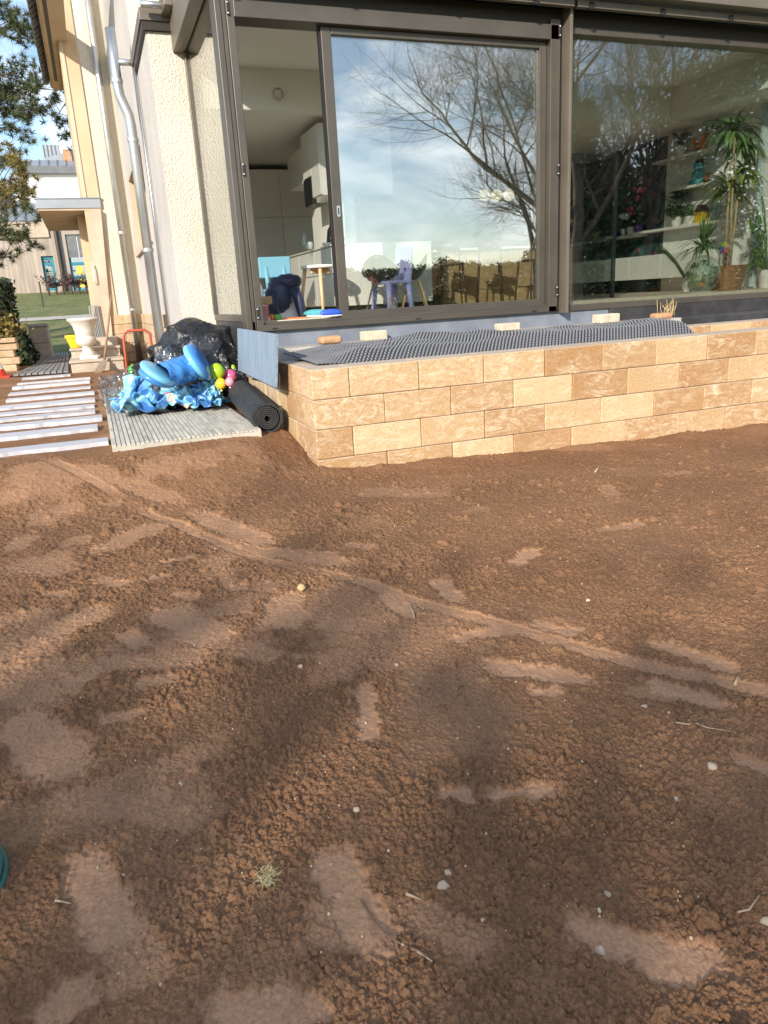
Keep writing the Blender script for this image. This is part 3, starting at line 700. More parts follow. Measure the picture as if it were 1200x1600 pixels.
p = at(236, 7, y=8.5)
MB().tube([(p.x - .10, 8.5, p.z), (p.x + .16, 8.5, p.z)], .03, 12).build('overflow_spout', 'zinc', hs, smooth=True)
bx('overflow_box', 'bronze_dull', (p.x + .10, 1.17, 8.3, 8.66, 3.98, 4.35), hs)
# entrance canopy, jamb, handle
cy0 = HY + .0
cv = thing('entrance_canopy', 'small flat porch canopy with grey metal edge over the entrance steps', 'canopy', (HX, cy0, 3.0))
zc = at(60, 330, y=cy0).z; xl = at(58, 330, y=cy0).x; xr = at(157, 325, y=cy0).x
yb = at(76, 361, z=zc).y
bx('slab', 'peach_render', (xl + .02, xr, cy0 - .04, yb, zc, zc + .10), cv)
bx('metal_edge', 'zinc_roof', (xl, xr + .012, cy0 - .06, yb, zc + .035, zc + .19), cv)
MB().prism([(xl - .015, cy0 - .075, zc + .192), (xr + .02, cy0 - .075, zc + .192), (xr + .02, cy0 + .9, zc + .30), (xl - .015, cy0 + .9, zc + .30)], (0, 0, .02)).build('metal_top', 'zinc_roof', cv)
jb = MB().prism([(-.0, cy0 - .10, .6), (.30, cy0 - .10, .6), (.44, cy0 - .10, zc - .005), (.235, cy0 - .10, zc - .005)], (0, .12, 0)).build('entrance_pier', 'peach_render', hs, fix=True)
bx('door_frame', 'ochre_render', (.02, HX, cy0 + .8, cy0 + 2.2, .6, zc), hs)
p = at(151, 430, y=cy0 - .12)
MB().tube([(p.x - .01, cy0 - .1, p.z + .17), (p.x - .05, cy0 - .17, p.z + .12), (p.x - .05, cy0 - .17, p.z - .12), (p.x - .01, cy0 - .1, p.z - .17)], .012, 8).build('door_handle', 'white_lacquer', hs, smooth=True)
# ------------------------------------------------------------------ inside
XW = 8.16
M('oak_floor', (0.66, 0.55, 0.42), 0.4, c2=(0.74, 0.63, 0.5), scale=3, stretch=(1, 8, 1))
M('ceiling_paint', (0.88, 0.86, 0.82), 0.9)
M('grey_wall', (0.80, 0.79, 0.76), 0.9)
M('wood_light', (0.58, 0.38, 0.20), 0.5, c2=(0.66, 0.46, 0.27), scale=8, stretch=(1, 1, .2))
M('wood_bar', (0.36, 0.24, 0.13), 0.55, c2=(0.50, 0.36, 0.20), scale=6, stretch=(.3, 1, 3), detail=8)
M('wood_dark', (0.065, 0.034, 0.02), 0.4, c2=(0.10, 0.055, 0.03), scale=9)
M('black_plastic', (0.02, 0.02, 0.022), 0.35)
M('child_blue', (0.30, 0.62, 0.80), 0.4)
M('lilac', (0.36, 0.37, 0.72), 0.4)
M('navy', (0.010, 0.016, 0.045), 0.5, c2=(0.022, 0.032, 0.075), scale=5, sheen=.2)
M('white_plastic', (0.80, 0.79, 0.77), 0.35)
M('pink_plastic', (0.80, 0.36, 0.40), 0.35)
M('wicker', (0.42, 0.24, 0.10), 0.7, c2=(0.62, 0.40, 0.2), scale=60, stretch=(1, 1, 2), bump=1, bscale=70, bdist=.01)
M('copper_wicker', (0.22, 0.105, 0.045), 0.38, 0.3, c2=(0.42, 0.23, 0.11), scale=34, stretch=(.5, .5, 3.5), bump=1.0, bscale=60, bdist=.01)
M('teal_tile', (0.006, 0.045, 0.045), 0.2, c2=(0.012, 0.075, 0.07), scale=9)
M('leaf', (0.085, 0.17, 0.045), 0.45, c2=(0.16, 0.26, 0.075), scale=9, rand=.2)
M('leaf_lime', (0.17, 0.25, 0.045), 0.45, c2=(0.28, 0.34, 0.07), scale=7)
M('leaf_dark', (0.022, 0.045, 0.022), 0.45, c2=(0.05, 0.085, 0.035), scale=9)
M('cane', (0.36, 0.26, 0.14), 0.7, c2=(0.48, 0.37, 0.22), scale=30)
M('red_cloth', (0.45, 0.03, 0.05), 0.8, c2=(0.75, 0.45, 0.5), scale=20)
M('orange_toy', (0.75, 0.22, 0.04), 0.4)
M('green_toy', (0.10, 0.45, 0.06), 0.4)
M('yellow_paint', (0.72, 0.50, 0.03), 0.4)
M('purple_paint', (0.22, 0.08, 0.50), 0.4)
M('teal_plush', (0.06, 0.30, 0.36), 0.9, c2=(0.10, 0.40, 0.46), scale=30)
M('stone_pot', (0.62, 0.60, 0.55), 0.6, c2=(0.72, 0.70, 0.66), scale=20)
M('curtain', (0.52, 0.60, 0.62), 0.8)
M('pink_petal', (0.70, 0.12, 0.22), 0.6)
M('blue_toy', (0.05, 0.12, 0.60), 0.35)
def wallpaper():
    m, nt, N, L, out = node_mat('wallpaper')
    p = N.new('ShaderNodeBsdfPrincipled'); L.new(p.outputs[0], out.inputs[0]); p.inputs['Roughness'].default_value = .8
    t = N.new('ShaderNodeTexCoord')
    v = N.new('ShaderNodeTexVoronoi'); v.inputs['Scale'].default_value = 6.5; L.new(t.outputs['Object'], v.inputs['Vector'])
    n = N.new('ShaderNodeTexNoise'); n.inputs['Scale'].default_value = 3; n.inputs['Detail'].default_value = 8; n.inputs['Distortion'].default_value = 1.5; L.new(t.outputs['Object'], n.inputs['Vector'])
    r = N.new('ShaderNodeValToRGB'); r.color_ramp.elements[0].position = .36; r.color_ramp.elements[0].color = (0.006, 0.011, 0.022, 1); r.color_ramp.elements[1].position = .7; r.color_ramp.elements[1].color = (0.03, 0.10, 0.095, 1)
    L.new(n.outputs['Fac'], r.inputs[0])
    c = N.new('ShaderNodeValToRGB'); E_ = c.color_ramp.elements; E_[0].color = (.22, .035, .05, 1); E_[1].color = (.04, .16, .16, 1); x = E_.new(.4); x.color = (.30, .12, .18, 1); x = E_.new(.7); x.color = (.14, .14, .05, 1)
    sp = N.new('ShaderNodeSeparateColor'); L.new(v.outputs['Color'], sp.inputs[0]); L.new(sp.outputs[0], c.inputs[0])
    n2 = N.new('ShaderNodeTexNoise'); n2.inputs['Scale'].default_value = 14; n2.inputs['Detail'].default_value = 5; L.new(t.outputs['Object'], n2.inputs['Vector'])
    ad = N.new('ShaderNodeMath'); ad.operation = 'MULTIPLY_ADD'; ad.inputs[1].default_value = -.25; L.new(n2.outputs['Fac'], ad.inputs[0]); L.new(v.outputs['Distance'], ad.inputs[2])
    f = N.new('ShaderNodeMapRange'); f.inputs['From Min'].default_value = .22; f.inputs['From Max'].default_value = .12; L.new(ad.outputs[0], f.inputs['Value'])
    mx = N.new('ShaderNodeMix'); mx.data_type = 'RGBA'; L.new(f.outputs[0], mx.inputs[0]); L.new(r.outputs[0], mx.inputs[6]); L.new(c.outputs[0], mx.inputs[7]); L.new(mx.outputs[2], p.inputs['Base Color'])
wallpaper()
def S(name, m, b, bevel=0): return kind(MB().box(*b).build(name, m, bevel=bevel), 'structure')
S('interior_floor', 'oak_floor', (1.34, XW, 7.0, 12.7, .85, ZFL))
S('ceiling', 'ceiling_paint', (1.45, XW, 7.01, 8.72, 3.60, 3.66))
S('ceiling', 'ceiling_paint', (1.30, XW, 8.86, 12.7, 3.19, 3.25))
S('ceiling_beam', 'ceiling_paint', (1.335, XW, 8.72, 8.858, 3.19, 3.66))
S('ceiling_soffit', 'ceiling_paint', (7.55, XW, 7.05, 8.718, 3.23, 3.598))
S('wall_left', 'white_wall', (1.28, 1.40, 8.74, 12.7, .9, 3.5))
S('wall_back', 'grey_wall', (1.28, XW + .2, 12.7, 12.8, .9, 3.5))
yP = at(1040, 300, x=XW).y
S('wall_right', 'grey_wall', (XW, XW + .2, 6.99, yP, .9, 3.68))
S('wall_right', 'wallpaper', (XW - .004, XW + .2, yP, 12.7, .9, 3.68))
S('roof', 'zinc_roof', (1.30, XR_, 6.63, 12.9, 3.80, 4.25))
p = at(434, 147, y=8.70)
tag(MB().lathe([(.066, 8.719), (.066, 8.685), (.054, 8.68), (.05, 8.71), (.046, 8.68), (.0, 8.675)], (p.x, 0, p.z), 28, 'y').build('ceiling_vent', 'stone_pot', smooth=False, fix=True), 'round white air vent on the beam above the open door', 'vent')
# inner glass leaf edge behind the right window
gl = thing('interior_partition', 'dark edged glass partition standing inside the right window', 'partition', (5.3, 7.35, ZFL))
a_, b_ = at(957, 468, y=7.35), at(955, 240, y=7.35)
bx('stile', 'black_matt', (a_.x - .02, a_.x + .012, 7.33, 7.38, ZFL, b_.z), gl)
bx('pane', 'pane_far', (4.75, a_.x - .02, 7.35, 7.362, ZFL, b_.z), gl, 0)
# ---- kitchen
isl = thing('kitchen_island', 'white lacquered kitchen island with drawer fronts behind the open door', 'kitchen island', (2.5, 8.0, ZFL))
ix0, iy0, iy1 = 2.50, 7.98, 10.1
bx('carcass', 'white_lacquer', (ix0 + .02, 3.66, iy0, iy1, ZFL + .08, 1.735), isl)
bx('worktop', 'white_lacquer', (ix0 - .01, 3.67, iy0 - .01, iy1 + .01, 1.737, 1.752), isl, .003)
bx('plinth', 'black_matt', (ix0 + .06, 3.6, iy0 + .05, iy1, ZFL, ZFL + .079), isl, 0)
for j in range(3):
    for z0, z1 in ((1.46, 1.72), (1.12, 1.435)):
        bx('drawer_front', 'white_lacquer', (ix0, ix0 + .018, iy0 + .01 + j * .7, iy0 + .70 + j * .7, z0, z1), isl, .003)
wc = thing('wall_cabinet', 'white upper cabinets with a black niche on the right of the kitchen', 'cabinet', (2.75, 8.9, 2.1))
bx('carcass', 'white_lacquer', (2.72, 3.6, 8.9, 9.62, 2.36, 3.12), wc)
bx('carcass', 'white_lacquer', (2.72, 3.6, 9.62, 10.4, 2.60, 3.0), wc)
bx('door_panel', 'white_lacquer', (2.70, 2.718, 8.9, 9.25, 2.37, 3.11), wc, .003)
bx('door_panel', 'white_lacquer', (2.70, 2.718, 9.26, 9.61, 2.62, 3.11), wc, .003)
bx('oven_niche', 'black_plastic', (2.695, 2.75, 9.26, 9.60, 2.30, 2.61), wc, .003)
bx('back_panel', 'grey_wall', (3.0, 3.1, 8.9, 10.4, 1.76, 2.355), wc)
tc_ = thing('tall_cabinet', 'tall white cupboard wall at the back of the kitchen', 'cabinet', (2.2, 11.8, ZFL))
bx('carcass', 'white_lacquer', (2.33, 4.2, 11.82, 12.5, ZFL, 3.1), tc_)
for i in range(3):
    for z0, z1 in ((ZFL + .1, 2.42), (2.43, 3.09)):
        bx('door_panel', 'white_lacquer', (2.34 + i * .6, 2.93 + i * .6, 11.80, 11.818, z0, z1), tc_, .003)
S('tiled_wall', 'teal_tile', (1.6, 2.3, 11.9, 12.0, ZFL, 3.1))
tm = MB().box(-.095, .095, -.008, .008, -.03, .03).mesh('tile', 'teal_tile')
tw = bpy.data.objects['tiled_wall']
for j in range(16):
    for i in range(4):
        o = link('tile', tm, tw); o.location = (1.68 + i * .2 - (.1 if j % 2 else 0), 11.894, 1.8 + j * .066)
# things on the island
def small(name, m, prof, c, label, cat, n=14):
    return tag(MB().lathe(prof, c, n).build(name, m, smooth=True, fix=True), label, cat)
zt_ = 1.754
glass_material('bottle_glass', (.75, .85, .88), .12)
p = at(461, 390, z=zt_)
small('bottle', 'bottle_glass', [(.03, 0), (.034, .01), (.034, .12), (.014, .16), (.014, .2), (.0, .2)], (p.x + .12, p.y, zt_), 'clear plastic bottle on the far end of the kitchen island', 'bottle')
p = at(472, 390, z=zt_)
small('jar', 'stone_pot', [(.035, 0), (.035, .07), (.03, .08), (.0, .08)], (p.x + .1, p.y, zt_), 'small pale jar beside the clear bottle on the island', 'jar')
p = at(500, 384, z=zt_)
tag(MB().box(-.08, .08, -.05, .05, 0, .03).build('box', 'white_plastic', bevel=.003), 'flat white box lying on the kitchen island', 'box').location = (p.x + .12, p.y, zt_)
p = at(512, 381, z=zt_)
small('kettle', 'black_plastic', [(.07, 0), (.075, .05), (.06, .16), (.035, .2), (.03, .23), (.0, .24)], (p.x + .16, p.y + .3, zt_), 'black kettle on the kitchen island beside the door stile', 'kettle')
small('fruit_bowl', 'orange_toy', [(.04, 0), (.075, .035), (.085, .06), (.07, .06), (.0, .03)], (p.x + .12, p.y, zt_), 'orange bowl on the kitchen island in front of the kettle', 'bowl')
# ---- blue child's chair with jacket
def child_chair(name, label, m, x, y, wd, rot, back_h, group=None):
    t = thing(name, label, 'chair', (0, 0, 0), group)
    s = .30; w_ = wd / 2
    MB().box(-w_, w_, -.15, .15, s - .035, s).build('seat', m, t, bevel=.012)
    for sx in (-1, 1):
        for sy in (-1, 1):
            MB().tube([(sx * (w_ - .03), sy * .12, s - .03), (sx * (w_ - .01), sy * .145, 0)], [.026, .02], 10).build('leg', m, t, smooth=True)
        MB().tube([(sx * (w_ * .55), .14, s - .02), (sx * (w_ * .55), .175, back_h - .1)], .022, 10).build('upright', m, t, smooth=True)
    MB().box(-w_, w_, .16, .195, back_h - .22, back_h).build('backrest', m, t, bevel=.035, seg=4) if back_h - s > .25 else None
    t.location = (x, y, ZFL); t.rotation_euler = (0, 0, rot)
    return t
a_, b_ = at(402, 402, y=8.35), at(455, 428, y=8.35)
child_chair('child_chair', 'light blue plastic child\'s chair in the open doorway', 'child_blue', (a_.x + b_.x) / 2, 8.17, b_.x - a_.x, 0.0, a_.z - ZFL)
# jacket: quilted body, hood, sleeve
jk = thing('jacket', 'navy quilted hooded jacket hanging over a white board in the doorway', 'jacket', (1.9, 7.45, ZFL))
def quilt(d): return 1 + .05 * math.sin(d.z * 17 + d.x * 3) + .03 * math.sin(d.x * 9 + d.y * 7)
yj = 7.5
c = at(437, 460, y=yj); MB().ball(c, (.13, .10, .17), 24, 20, quilt).build('body', 'navy', jk, smooth=True)
c = at(450, 440, y=yj - .02); MB().ball(c, (.145, .09, .075), 24, 14, lambda d: 1 + .05 * math.sin(d.x * 11)).build('hood', 'navy', jk, smooth=True)
pts = [at(460, 450, y=yj - .06), at(466, 465, y=yj - .1), at(470, 482, y=yj - .1), at(475, 500, y=yj - .1)]
MB().tube(pts, [.05, .055, .05, .042], 14).build('sleeve', 'navy', jk, smooth=True)
pts = [at(424, 455, y=yj - .06), at(424, 475, y=yj - .08), at(428, 492, y=yj - .05)]
MB().tube(pts, [.06, .07, .06], 14).build('sleeve', 'navy', jk, smooth=True)
q_ = [at(430, 500, y=yj + .02), at(457, 466, y=yj + .02), at(472, 500, y=yj + .02)]
tag(MB().prism([(v.x, v.y, max(v.z, ZFL)) for v in q_], (0, .02, 0)).build('toy_tent', 'white_plastic', fix=True), 'pointed white toy board under the navy jacket', 'toy')
yb_ = 7.22
c = at(413, 505, y=yb_)
small('toy_bucket', 'pink_plastic', [(.045, 0), (.055, .13), (.06, .13), (.06, .145), (.0, .145)], (c.x, yb_, ZFL), 'pink plastic bucket just inside the open door', 'bucket', 20)
tag(MB().box(-.085, .085, -.06, .06, 0, .075).build('basket', 'wicker', bevel=.012), 'small tan wicker basket on the pink bucket', 'basket').location = (c.x + .0, yb_, ZFL + .146)
tag(MB().ball((c.x - .02, yb_ + .18, ZFL + .26), (.08, .07, .13), 18, 12).build('toy', 'white_plastic', smooth=True), 'white rounded toy behind the wicker basket', 'toy')
tag(MB().box(-.03, .03, -.03, .03, 0, .05).build('toy_block', 'green_toy', bevel=.006), 'small green toy on the floor beside the pink bucket', 'toy').location = (c.x + .14, yb_ + .02, ZFL)
tag(MB().ball((c.x + .09, yb_ + .03, ZFL + .025), .03, 12, 8).build('toy_ball', 'orange_toy', smooth=True), 'small orange ball between pink bucket and green toy', 'ball')
tag(MB().box(-.12, .12, -.05, .05, 0, .012).build('play_mat', 'orange_toy', bevel=.003), 'thin orange mat under the navy jacket\'s sleeve', 'mat').location = (c.x + .28, yb_ - .02, ZFL)
c = at(424, 392, y=8.5)
# shoes
def shoe(x, y, rot, m, label):
    t = thing('shoe', label, 'shoe', (0, 0, 0))
    MB().ball((0, 0, .035), (.12, .042, .04), 16, 8, lambda d: 1 + .25 * max(0, -d.x) * (d.z > 0)).build('upper', m, t, smooth=True)
    MB().ball((0, 0, .012), (.125, .046, .014), 16, 6).build('sole', 'white_plastic', t, smooth=True)
    t.location = (x, y, ZFL); t.rotation_euler = (0, 0, rot)
p = at(520, 492, z=ZFL + .02); shoe(p.x, p.y, .3, 'blue_toy', 'blue shoe with white sole under the wooden stool')
p = at(497, 492, z=ZFL + .02); shoe(p.x, p.y, -.4, 'teal_plush', 'teal shoe lying behind the leg of the wooden stool')
# wooden stool in the doorway
st_ = thing('stool', 'round topped stool with pale wooden legs just inside the door', 'stool', (0, 0, 0))
MB().lathe([(.0, .47), (.19, .47), (.20, .478), (.20, .49), (.19, .5), (.0, .5)], n=30).build('seat', 'white_lacquer', st_, smooth=False, fix=True)
MB().box(-.13, .13, -.012, .012, .42, .468).build('apron', 'wood_light', st_); MB().box(-.012, .012, -.13, .13, .42, .468).build('apron', 'wood_light', st_)
for sx, sy in ((-1, -1), (1, -1), (1, 1), (-1, 1)):
    MB().tube([(sx * .11, sy * .11, .468), (sx * .17, sy * .17, 0)], [.02, .015], 8).build('leg', 'wood_light', st_, smooth=True)
p = at(503, 492, z=ZFL); st_.location = (p.x, 7.66, ZFL); st_.rotation_euler = (0, 0, .5); st_.location.x = at(503, 460, y=7.66).x
# lilac child's chair and black shell chairs through the glass
p = at(612, 447, y=7.62)
lc = thing('child_chair', 'lilac plastic child\'s chair seen side-on behind the sliding door', 'chair', (0, 0, 0))
MB().box(-.14, .14, -.15, .15, .255, .285).build('seat', 'lilac', lc, bevel=.01)
for sx in (-1, 1):
    for sy in (-1, 1): MB().tube([(sx * .115, sy * .115, .26), (sx * .135, sy * .135, 0)], [.03, .022], 10).build('leg', 'lilac', lc, smooth=True)
MB().prism([(.115, -.13, .27), (.15, -.13, .27), (.185, -.13, .58), (.16, -.13, .60)], (0, .26, 0)).build('backrest', 'lilac', lc, bevel=.01, fix=True)
lc.scale = (1.1, 1.1, 1.1); lc.location = (p.x, 7.62, ZFL); lc.rotation_euler = (0, 0, .25)
def shell_chair(label, x, y, rot, dy=0):
    t = thing('shell_chair', label, 'chair', (0, 0, 0), 'black shell chairs by the window')
    mb = MB(); nu, nv = 22, 10; V = []
    for j in range(nv + 1):
        v_ = j / nv
        for i in range(nu + 1):
            a = math.pi * (-.15 + 1.3 * i / nu)
            h = .02 + (.17 + .20 * max(0, math.sin(a)) ** 2) * v_ ** 1.4
            r_ = .09 + .17 * min(1, v_ * 1.6) + .03 * v_
            V.append((r_ * math.cos(a), r_ * math.sin(a) * .9, .43 + h))
    mb.v = V
    for j in range(nv):
        for i in range(nu):
            q = j * (nu + 1) + i; mb.f.append((q, q + 1, q + nu + 2, q + nu + 1))
    mb.f.append(tuple(range(nu + 1)))
    o = mb.build('shell', 'black_plastic', t, smooth=True); so_ = o.modifiers.new('thick', 'SOLIDIFY'); so_.thickness = .012
    for sx in (-1, 1):
        for sy in (-1, 1): MB().tube([(sx * .09, sy * .09 + .03, .44), (sx * .21, sy * .2 + .03, 0)], [.016, .012], 8).build('leg', 'wood_light', t, smooth=True)
    t.location = (x, y, ZFL); t.rotation_euler = (0, 0, rot); t.scale = (.70, .70, .70); return t
p = at(640, 430, y=7.85); shell_chair('black shell armchair behind the lilac child\'s chair, in front of the pale panel', p.x - .03, 7.74, -1.9)
p = at(585, 440, y=7.8); shell_chair('black shell armchair with a red cloth on it, beside the door stile', p.x, 7.6, 2.6)
c = at(588, 438, y=7.6)
tag(MB().ball((c.x, 7.62, ZFL + .36), (.10, .08, .06), 18, 12, lambda d: 1 + .15 * math.sin(d.x * 8 + d.z * 5)).build('blanket', 'red_cloth', smooth=True), 'crumpled red and pink cloth on a black shell chair', 'cloth')
# bar with stools
bz = 1.76
yb2 = 9.6
bar = thing('bar_counter', 'wood fronted bar counter with pale top at the back of the room', 'bar', (4.8, yb2, ZFL))
x0, x1 = at(690, 400, y=yb2).x, at(905, 400, y=yb2).x
bx('top', 'white_lacquer', (x0 - .03, x1, yb2 - .06, yb2 + .6, bz - .03, bz), bar)
n_ = 12; wd = (x1 - x0) / n_
for i in range(n_):
    bx('plank', 'wood_bar', (x0 + i * wd + .002, x0 + (i + 1) * wd - .002, yb2, yb2 + .03, ZFL, bz - .032), bar, .003)
bx('carcass', 'wood_dark', (x0 + .01, x1 - .01, yb2 + .032, yb2 + .55, ZFL, bz - .032), bar, 0)
def bar_stool(label, px, y, rot):
    t = thing('bar_stool', label, 'stool', (0, 0, 0), 'dark wooden bar stools at the bar')
    MB().box(-.19, .19, -.18, .18, .60, .635).build('seat', 'wood_dark', t, bevel=.012)
    mb = MB()
    for j in range(9):
        a = -.9 + 1.8 * j / 8
        mb.v += [(.21 * math.sin(a), .13 + .10 * math.cos(a), .80), (.21 * math.sin(a), .14 + .11 * math.cos(a), .94)]
    for j in range(8): mb.f.append((2 * j, 2 * j + 2, 2 * j + 3, 2 * j + 1))
    o = mb.build('backrest', 'wood_dark', t, smooth=True); s_ = o.modifiers.new('thick', 'SOLIDIFY'); s_.thickness = .018; s_.offset = 0
    for sx in (-1, 1):
        MB().tube([(sx * .17, .17, .86), (sx * .17, .16, .6), (sx * .20, .20, 0)], [.013, .016, .013], 8).build('leg', 'wood_dark', t, smooth=True)
        MB().tube([(sx * .16, -.15, .6), (sx * .20, -.20, 0)], [.016, .013], 8).build('leg', 'wood_dark', t, smooth=True)
    for sy in (-1, 1): MB().tube([(-.19, sy * .18, .22), (.19, sy * .18, .22)], .009, 6).build('stretcher', 'wood_dark', t)
    t.location = (at(px, 440, y=y).x, y, ZFL); t.rotation_euler = (0, 0, rot); t.scale = (.82, .82, .82); return t
bar_stool('dark wooden bar stool nearest the pale green panel', 705, 9.05, 2.5)
bar_stool('dark wooden bar stool in the middle of the bar', 765, 9.0, 2.7)
bar_stool('dark wooden bar stool beside the door\'s right stile', 832, 8.9, 3.3)
M('globe_glass', (0.9, 0.82, 0.6), 0.3)
_g = MAT['globe_glass'].node_tree.nodes['Principled BSDF']; _g.inputs['Emission Color'].default_value = (1, .86, .6, 1); _g.inputs['Emission Strength'].default_value = .35
for i, px in enumerate((757, 776, 795)):
    c = at(px, 305, y=9.3); pl = thing('pendant_lamp', ['leftmost lit globe pendant lamp above the bar', 'middle lit globe pendant lamp above the bar', 'rightmost lit globe pendant lamp above the bar'][i], 'lamp', (c.x, c.y, 3.19), 'pendant lamps above the bar')
    MB().ball(c, .075, 20, 14).build('globe', 'globe_glass', pl, smooth=True); MB().tube([(c.x, c.y, c.z + .07), (c.x, c.y, 3.19)], .005, 6).build('cable', 'black_matt', pl)
# ---- right wall: shelves, cabinets
def wy(px, py): v = at(px, py, x=XW); return v.y, v.z
def shelf(px0, py0, px1, py1, label, th=.035, dp=.24):
    y0, z0 = wy(px0, py0); y1, z1 = wy(px1, py1); z = (z0 + z1) / 2
    o = MB().box(XW - dp, XW - .005, min(y0, y1), max(y0, y1), z - th, z).build('wall_shelf', 'white_lacquer', bevel=.003)
    tag(o, label, 'shelf', 'white floating shelves on the right wall'); return z
SX = XW - .13
z_a = shelf(1040, 252, 1150, 228, 'white floating shelf on the right wall, highest of the shelves')
z_b = shelf(1067, 293, 1150, 282, 'white floating shelf on the right wall with a teal soft toy')
z_c = shelf(1008, 362, 1150, 343, 'white floating shelf on the right wall with a round leafy plant')
z_d = shelf(860, 386, 1012, 366, 'long white shelf under the dark wallpaper with small flower pots')
for i, (a, b) in enumerate(((880, 955), (955, 985), (985, 1015), (1015, 1065), (1066, 1150))):
    ya, yb3 = at(a, 410, x=XW).y, at(b, 400, x=XW).y
    o = MB().box(XW - .38, XW - .006, min(ya, yb3) + .004, max(ya, yb3) - .004, 1.22, 1.555).build('wall_cabinet', 'white_lacquer', bevel=.004)
    tag(o, ['white hung cabinet at the far left end of the row on the right wall', 'second white hung cabinet from the far end of the right wall', 'middle white hung cabinet of the row on the right wall', 'fourth white hung cabinet on the right wall, left of the bowl plant', 'nearest white hung cabinet on the right wall, behind the bowl plant'][i], 'cabinet', 'white hung cabinets on the right wall')
# leaves
def leaf(mb, p, d, ln, w_, droop=.5, seg=5, fold=.0):
    p = Vector(p); d = Vector(d).normalized(); side = d.cross(Vector((0, 0, 1)))
    side = side.normalized() if side.length > 1e-3 else Vector((1, 0, 0))
    V = []; cur = p.copy(); dd = d.copy()
    for i in range(seg + 1):
        t = i / seg; ww = w_ * (math.sin(math.pi * min(.98, .12 + .88 * t)) ** .8)
        up = side.cross(dd)
        V += [cur - side * ww + up * ww * fold, cur + side * ww + up * ww * fold]
        cur = cur + dd * (ln / seg); dd = (dd + Vector((0, 0, -droop / seg))).normalized()
    o = len(mb.v); mb.v += [tuple(v) for v in V]
    for i in range(seg): mb.f.append((o + 2 * i, o + 2 * i + 1, o + 2 * i + 3, o + 2 * i + 2))
def rosette(mb, c, n, ln, w_, droop, up=(-.2, 1.2), rnd=random):
    for i in range(n):
        a = rnd.uniform(0, 2 * math.pi); e = rnd.uniform(*up)
        leaf(mb, c, (math.cos(a) * math.cos(e), math.sin(a) * math.cos(e), math.sin(e)), ln * rnd.uniform(.65, 1.1), w_ * rnd.uniform(.8, 1.1), droop)
def pot(t, m, c, r, h): return MB().lathe([(r * .75, 0), (r * .78, .005), (r, h), (r * .9, h), (r * .85, h * .8), (.0, h * .78)], c, 22).build('pot', m, t, smooth=False, fix=True)
# tall dracaena in copper wicker pot
yd = 7.35
b0 = at(1134, 456, y=yd); b0.z = ZFL
h_ = at(1134, 415, y=yd).z - ZFL; r_ = (at(1157, 415, y=yd).x - at(1112, 415, y=yd).x) / 2
dt = thing('dracaena', 'tall dracaena with three canes in a copper wicker pot', 'plant', (b0.x, yd, ZFL))
MB().lathe([(r_ * .72, 0), (r_ * .75, .004), (r_, h_ - .012), (r_ * 1.03, h_ - .006), (r_ * 1.03, h_), (r_ * .93, h_), (r_ * .9, h_ * .88), (0, h_ * .87)], (b0.x, yd, ZFL), 30).build('pot', 'copper_wicker', dt, fix=True)
tops = [at(1142, 250, y=yd), at(1155, 285, y=yd + .05), at(1148, 215, y=yd - .03)]
for k, tp in enumerate(tops):
    st0 = Vector((b0.x + (-.04, .05, .0)[k], yd + (.0, .03, -.04)[k], ZFL + h_ * .8))
    MB().tube([st0, st0.lerp(tp, .5) + Vector((random.uniform(-.02, .02), 0, 0)), tp], [.018, .016, .013], 8).build('cane', 'cane', dt, smooth=True)
rr = random.Random(5)
for k, (px, py, n, ln) in enumerate(((1146, 205, 70, .46), (1162, 228, 40, .44), (1135, 290, 36, .34), (1162, 272, 44, .36), (1152, 302, 26, .32))):
    mb = MB(); rosette(mb, at(px, py, y=yd), n, ln, .027, 1.7, (-.3, 1.1), rr); mb.build('leaf_crown', 'leaf' if k < 2 else 'leaf_lime', dt, smooth=True)
mb = MB()
for i in range(14):
    q = at(1180 + rr.uniform(-14, 10), 355 + i * 4, y=yd - .05); leaf(mb, q, (rr.uniform(-1, 1), rr.uniform(-1, 1), -.3), .05, .02, .6, 3)
mb.tube([at(1172, 330, y=yd), at(1186, 360, y=yd - .05), at(1176, 390, y=yd - .05), at(1178, 412, y=yd - .03)], .003, 5)
mb.build('trailing_vine', 'leaf_dark', dt, smooth=True)
# pinwheel
pw = thing('pinwheel', 'rainbow toy pinwheel stuck in the copper pot', 'pinwheel', (b0.x, yd - .1, ZFL))
c = at(1131, 388, y=yd - .16)
for k, m_ in enumerate(('red_cloth', 'yellow_paint', 'green_toy', 'blue_toy', 'purple_paint', 'pink_petal', 'orange_toy')):
    a = k * 2 * math.pi / 7; d = Vector((math.cos(a), 0, math.sin(a))); s_ = Vector((-math.sin(a), 0, math.cos(a)))
    MB().prism([c, c + d * .065 + s_ * .01, c + d * .075 + s_ * .04, c + d * .03 + s_ * .035], (0, -.008, 0)).build('blade', m_, pw, fix=True)
MB().tube([c, (c.x, c.y, ZFL + h_ - .03)], .004, 6).build('stick', 'wood_light', pw)
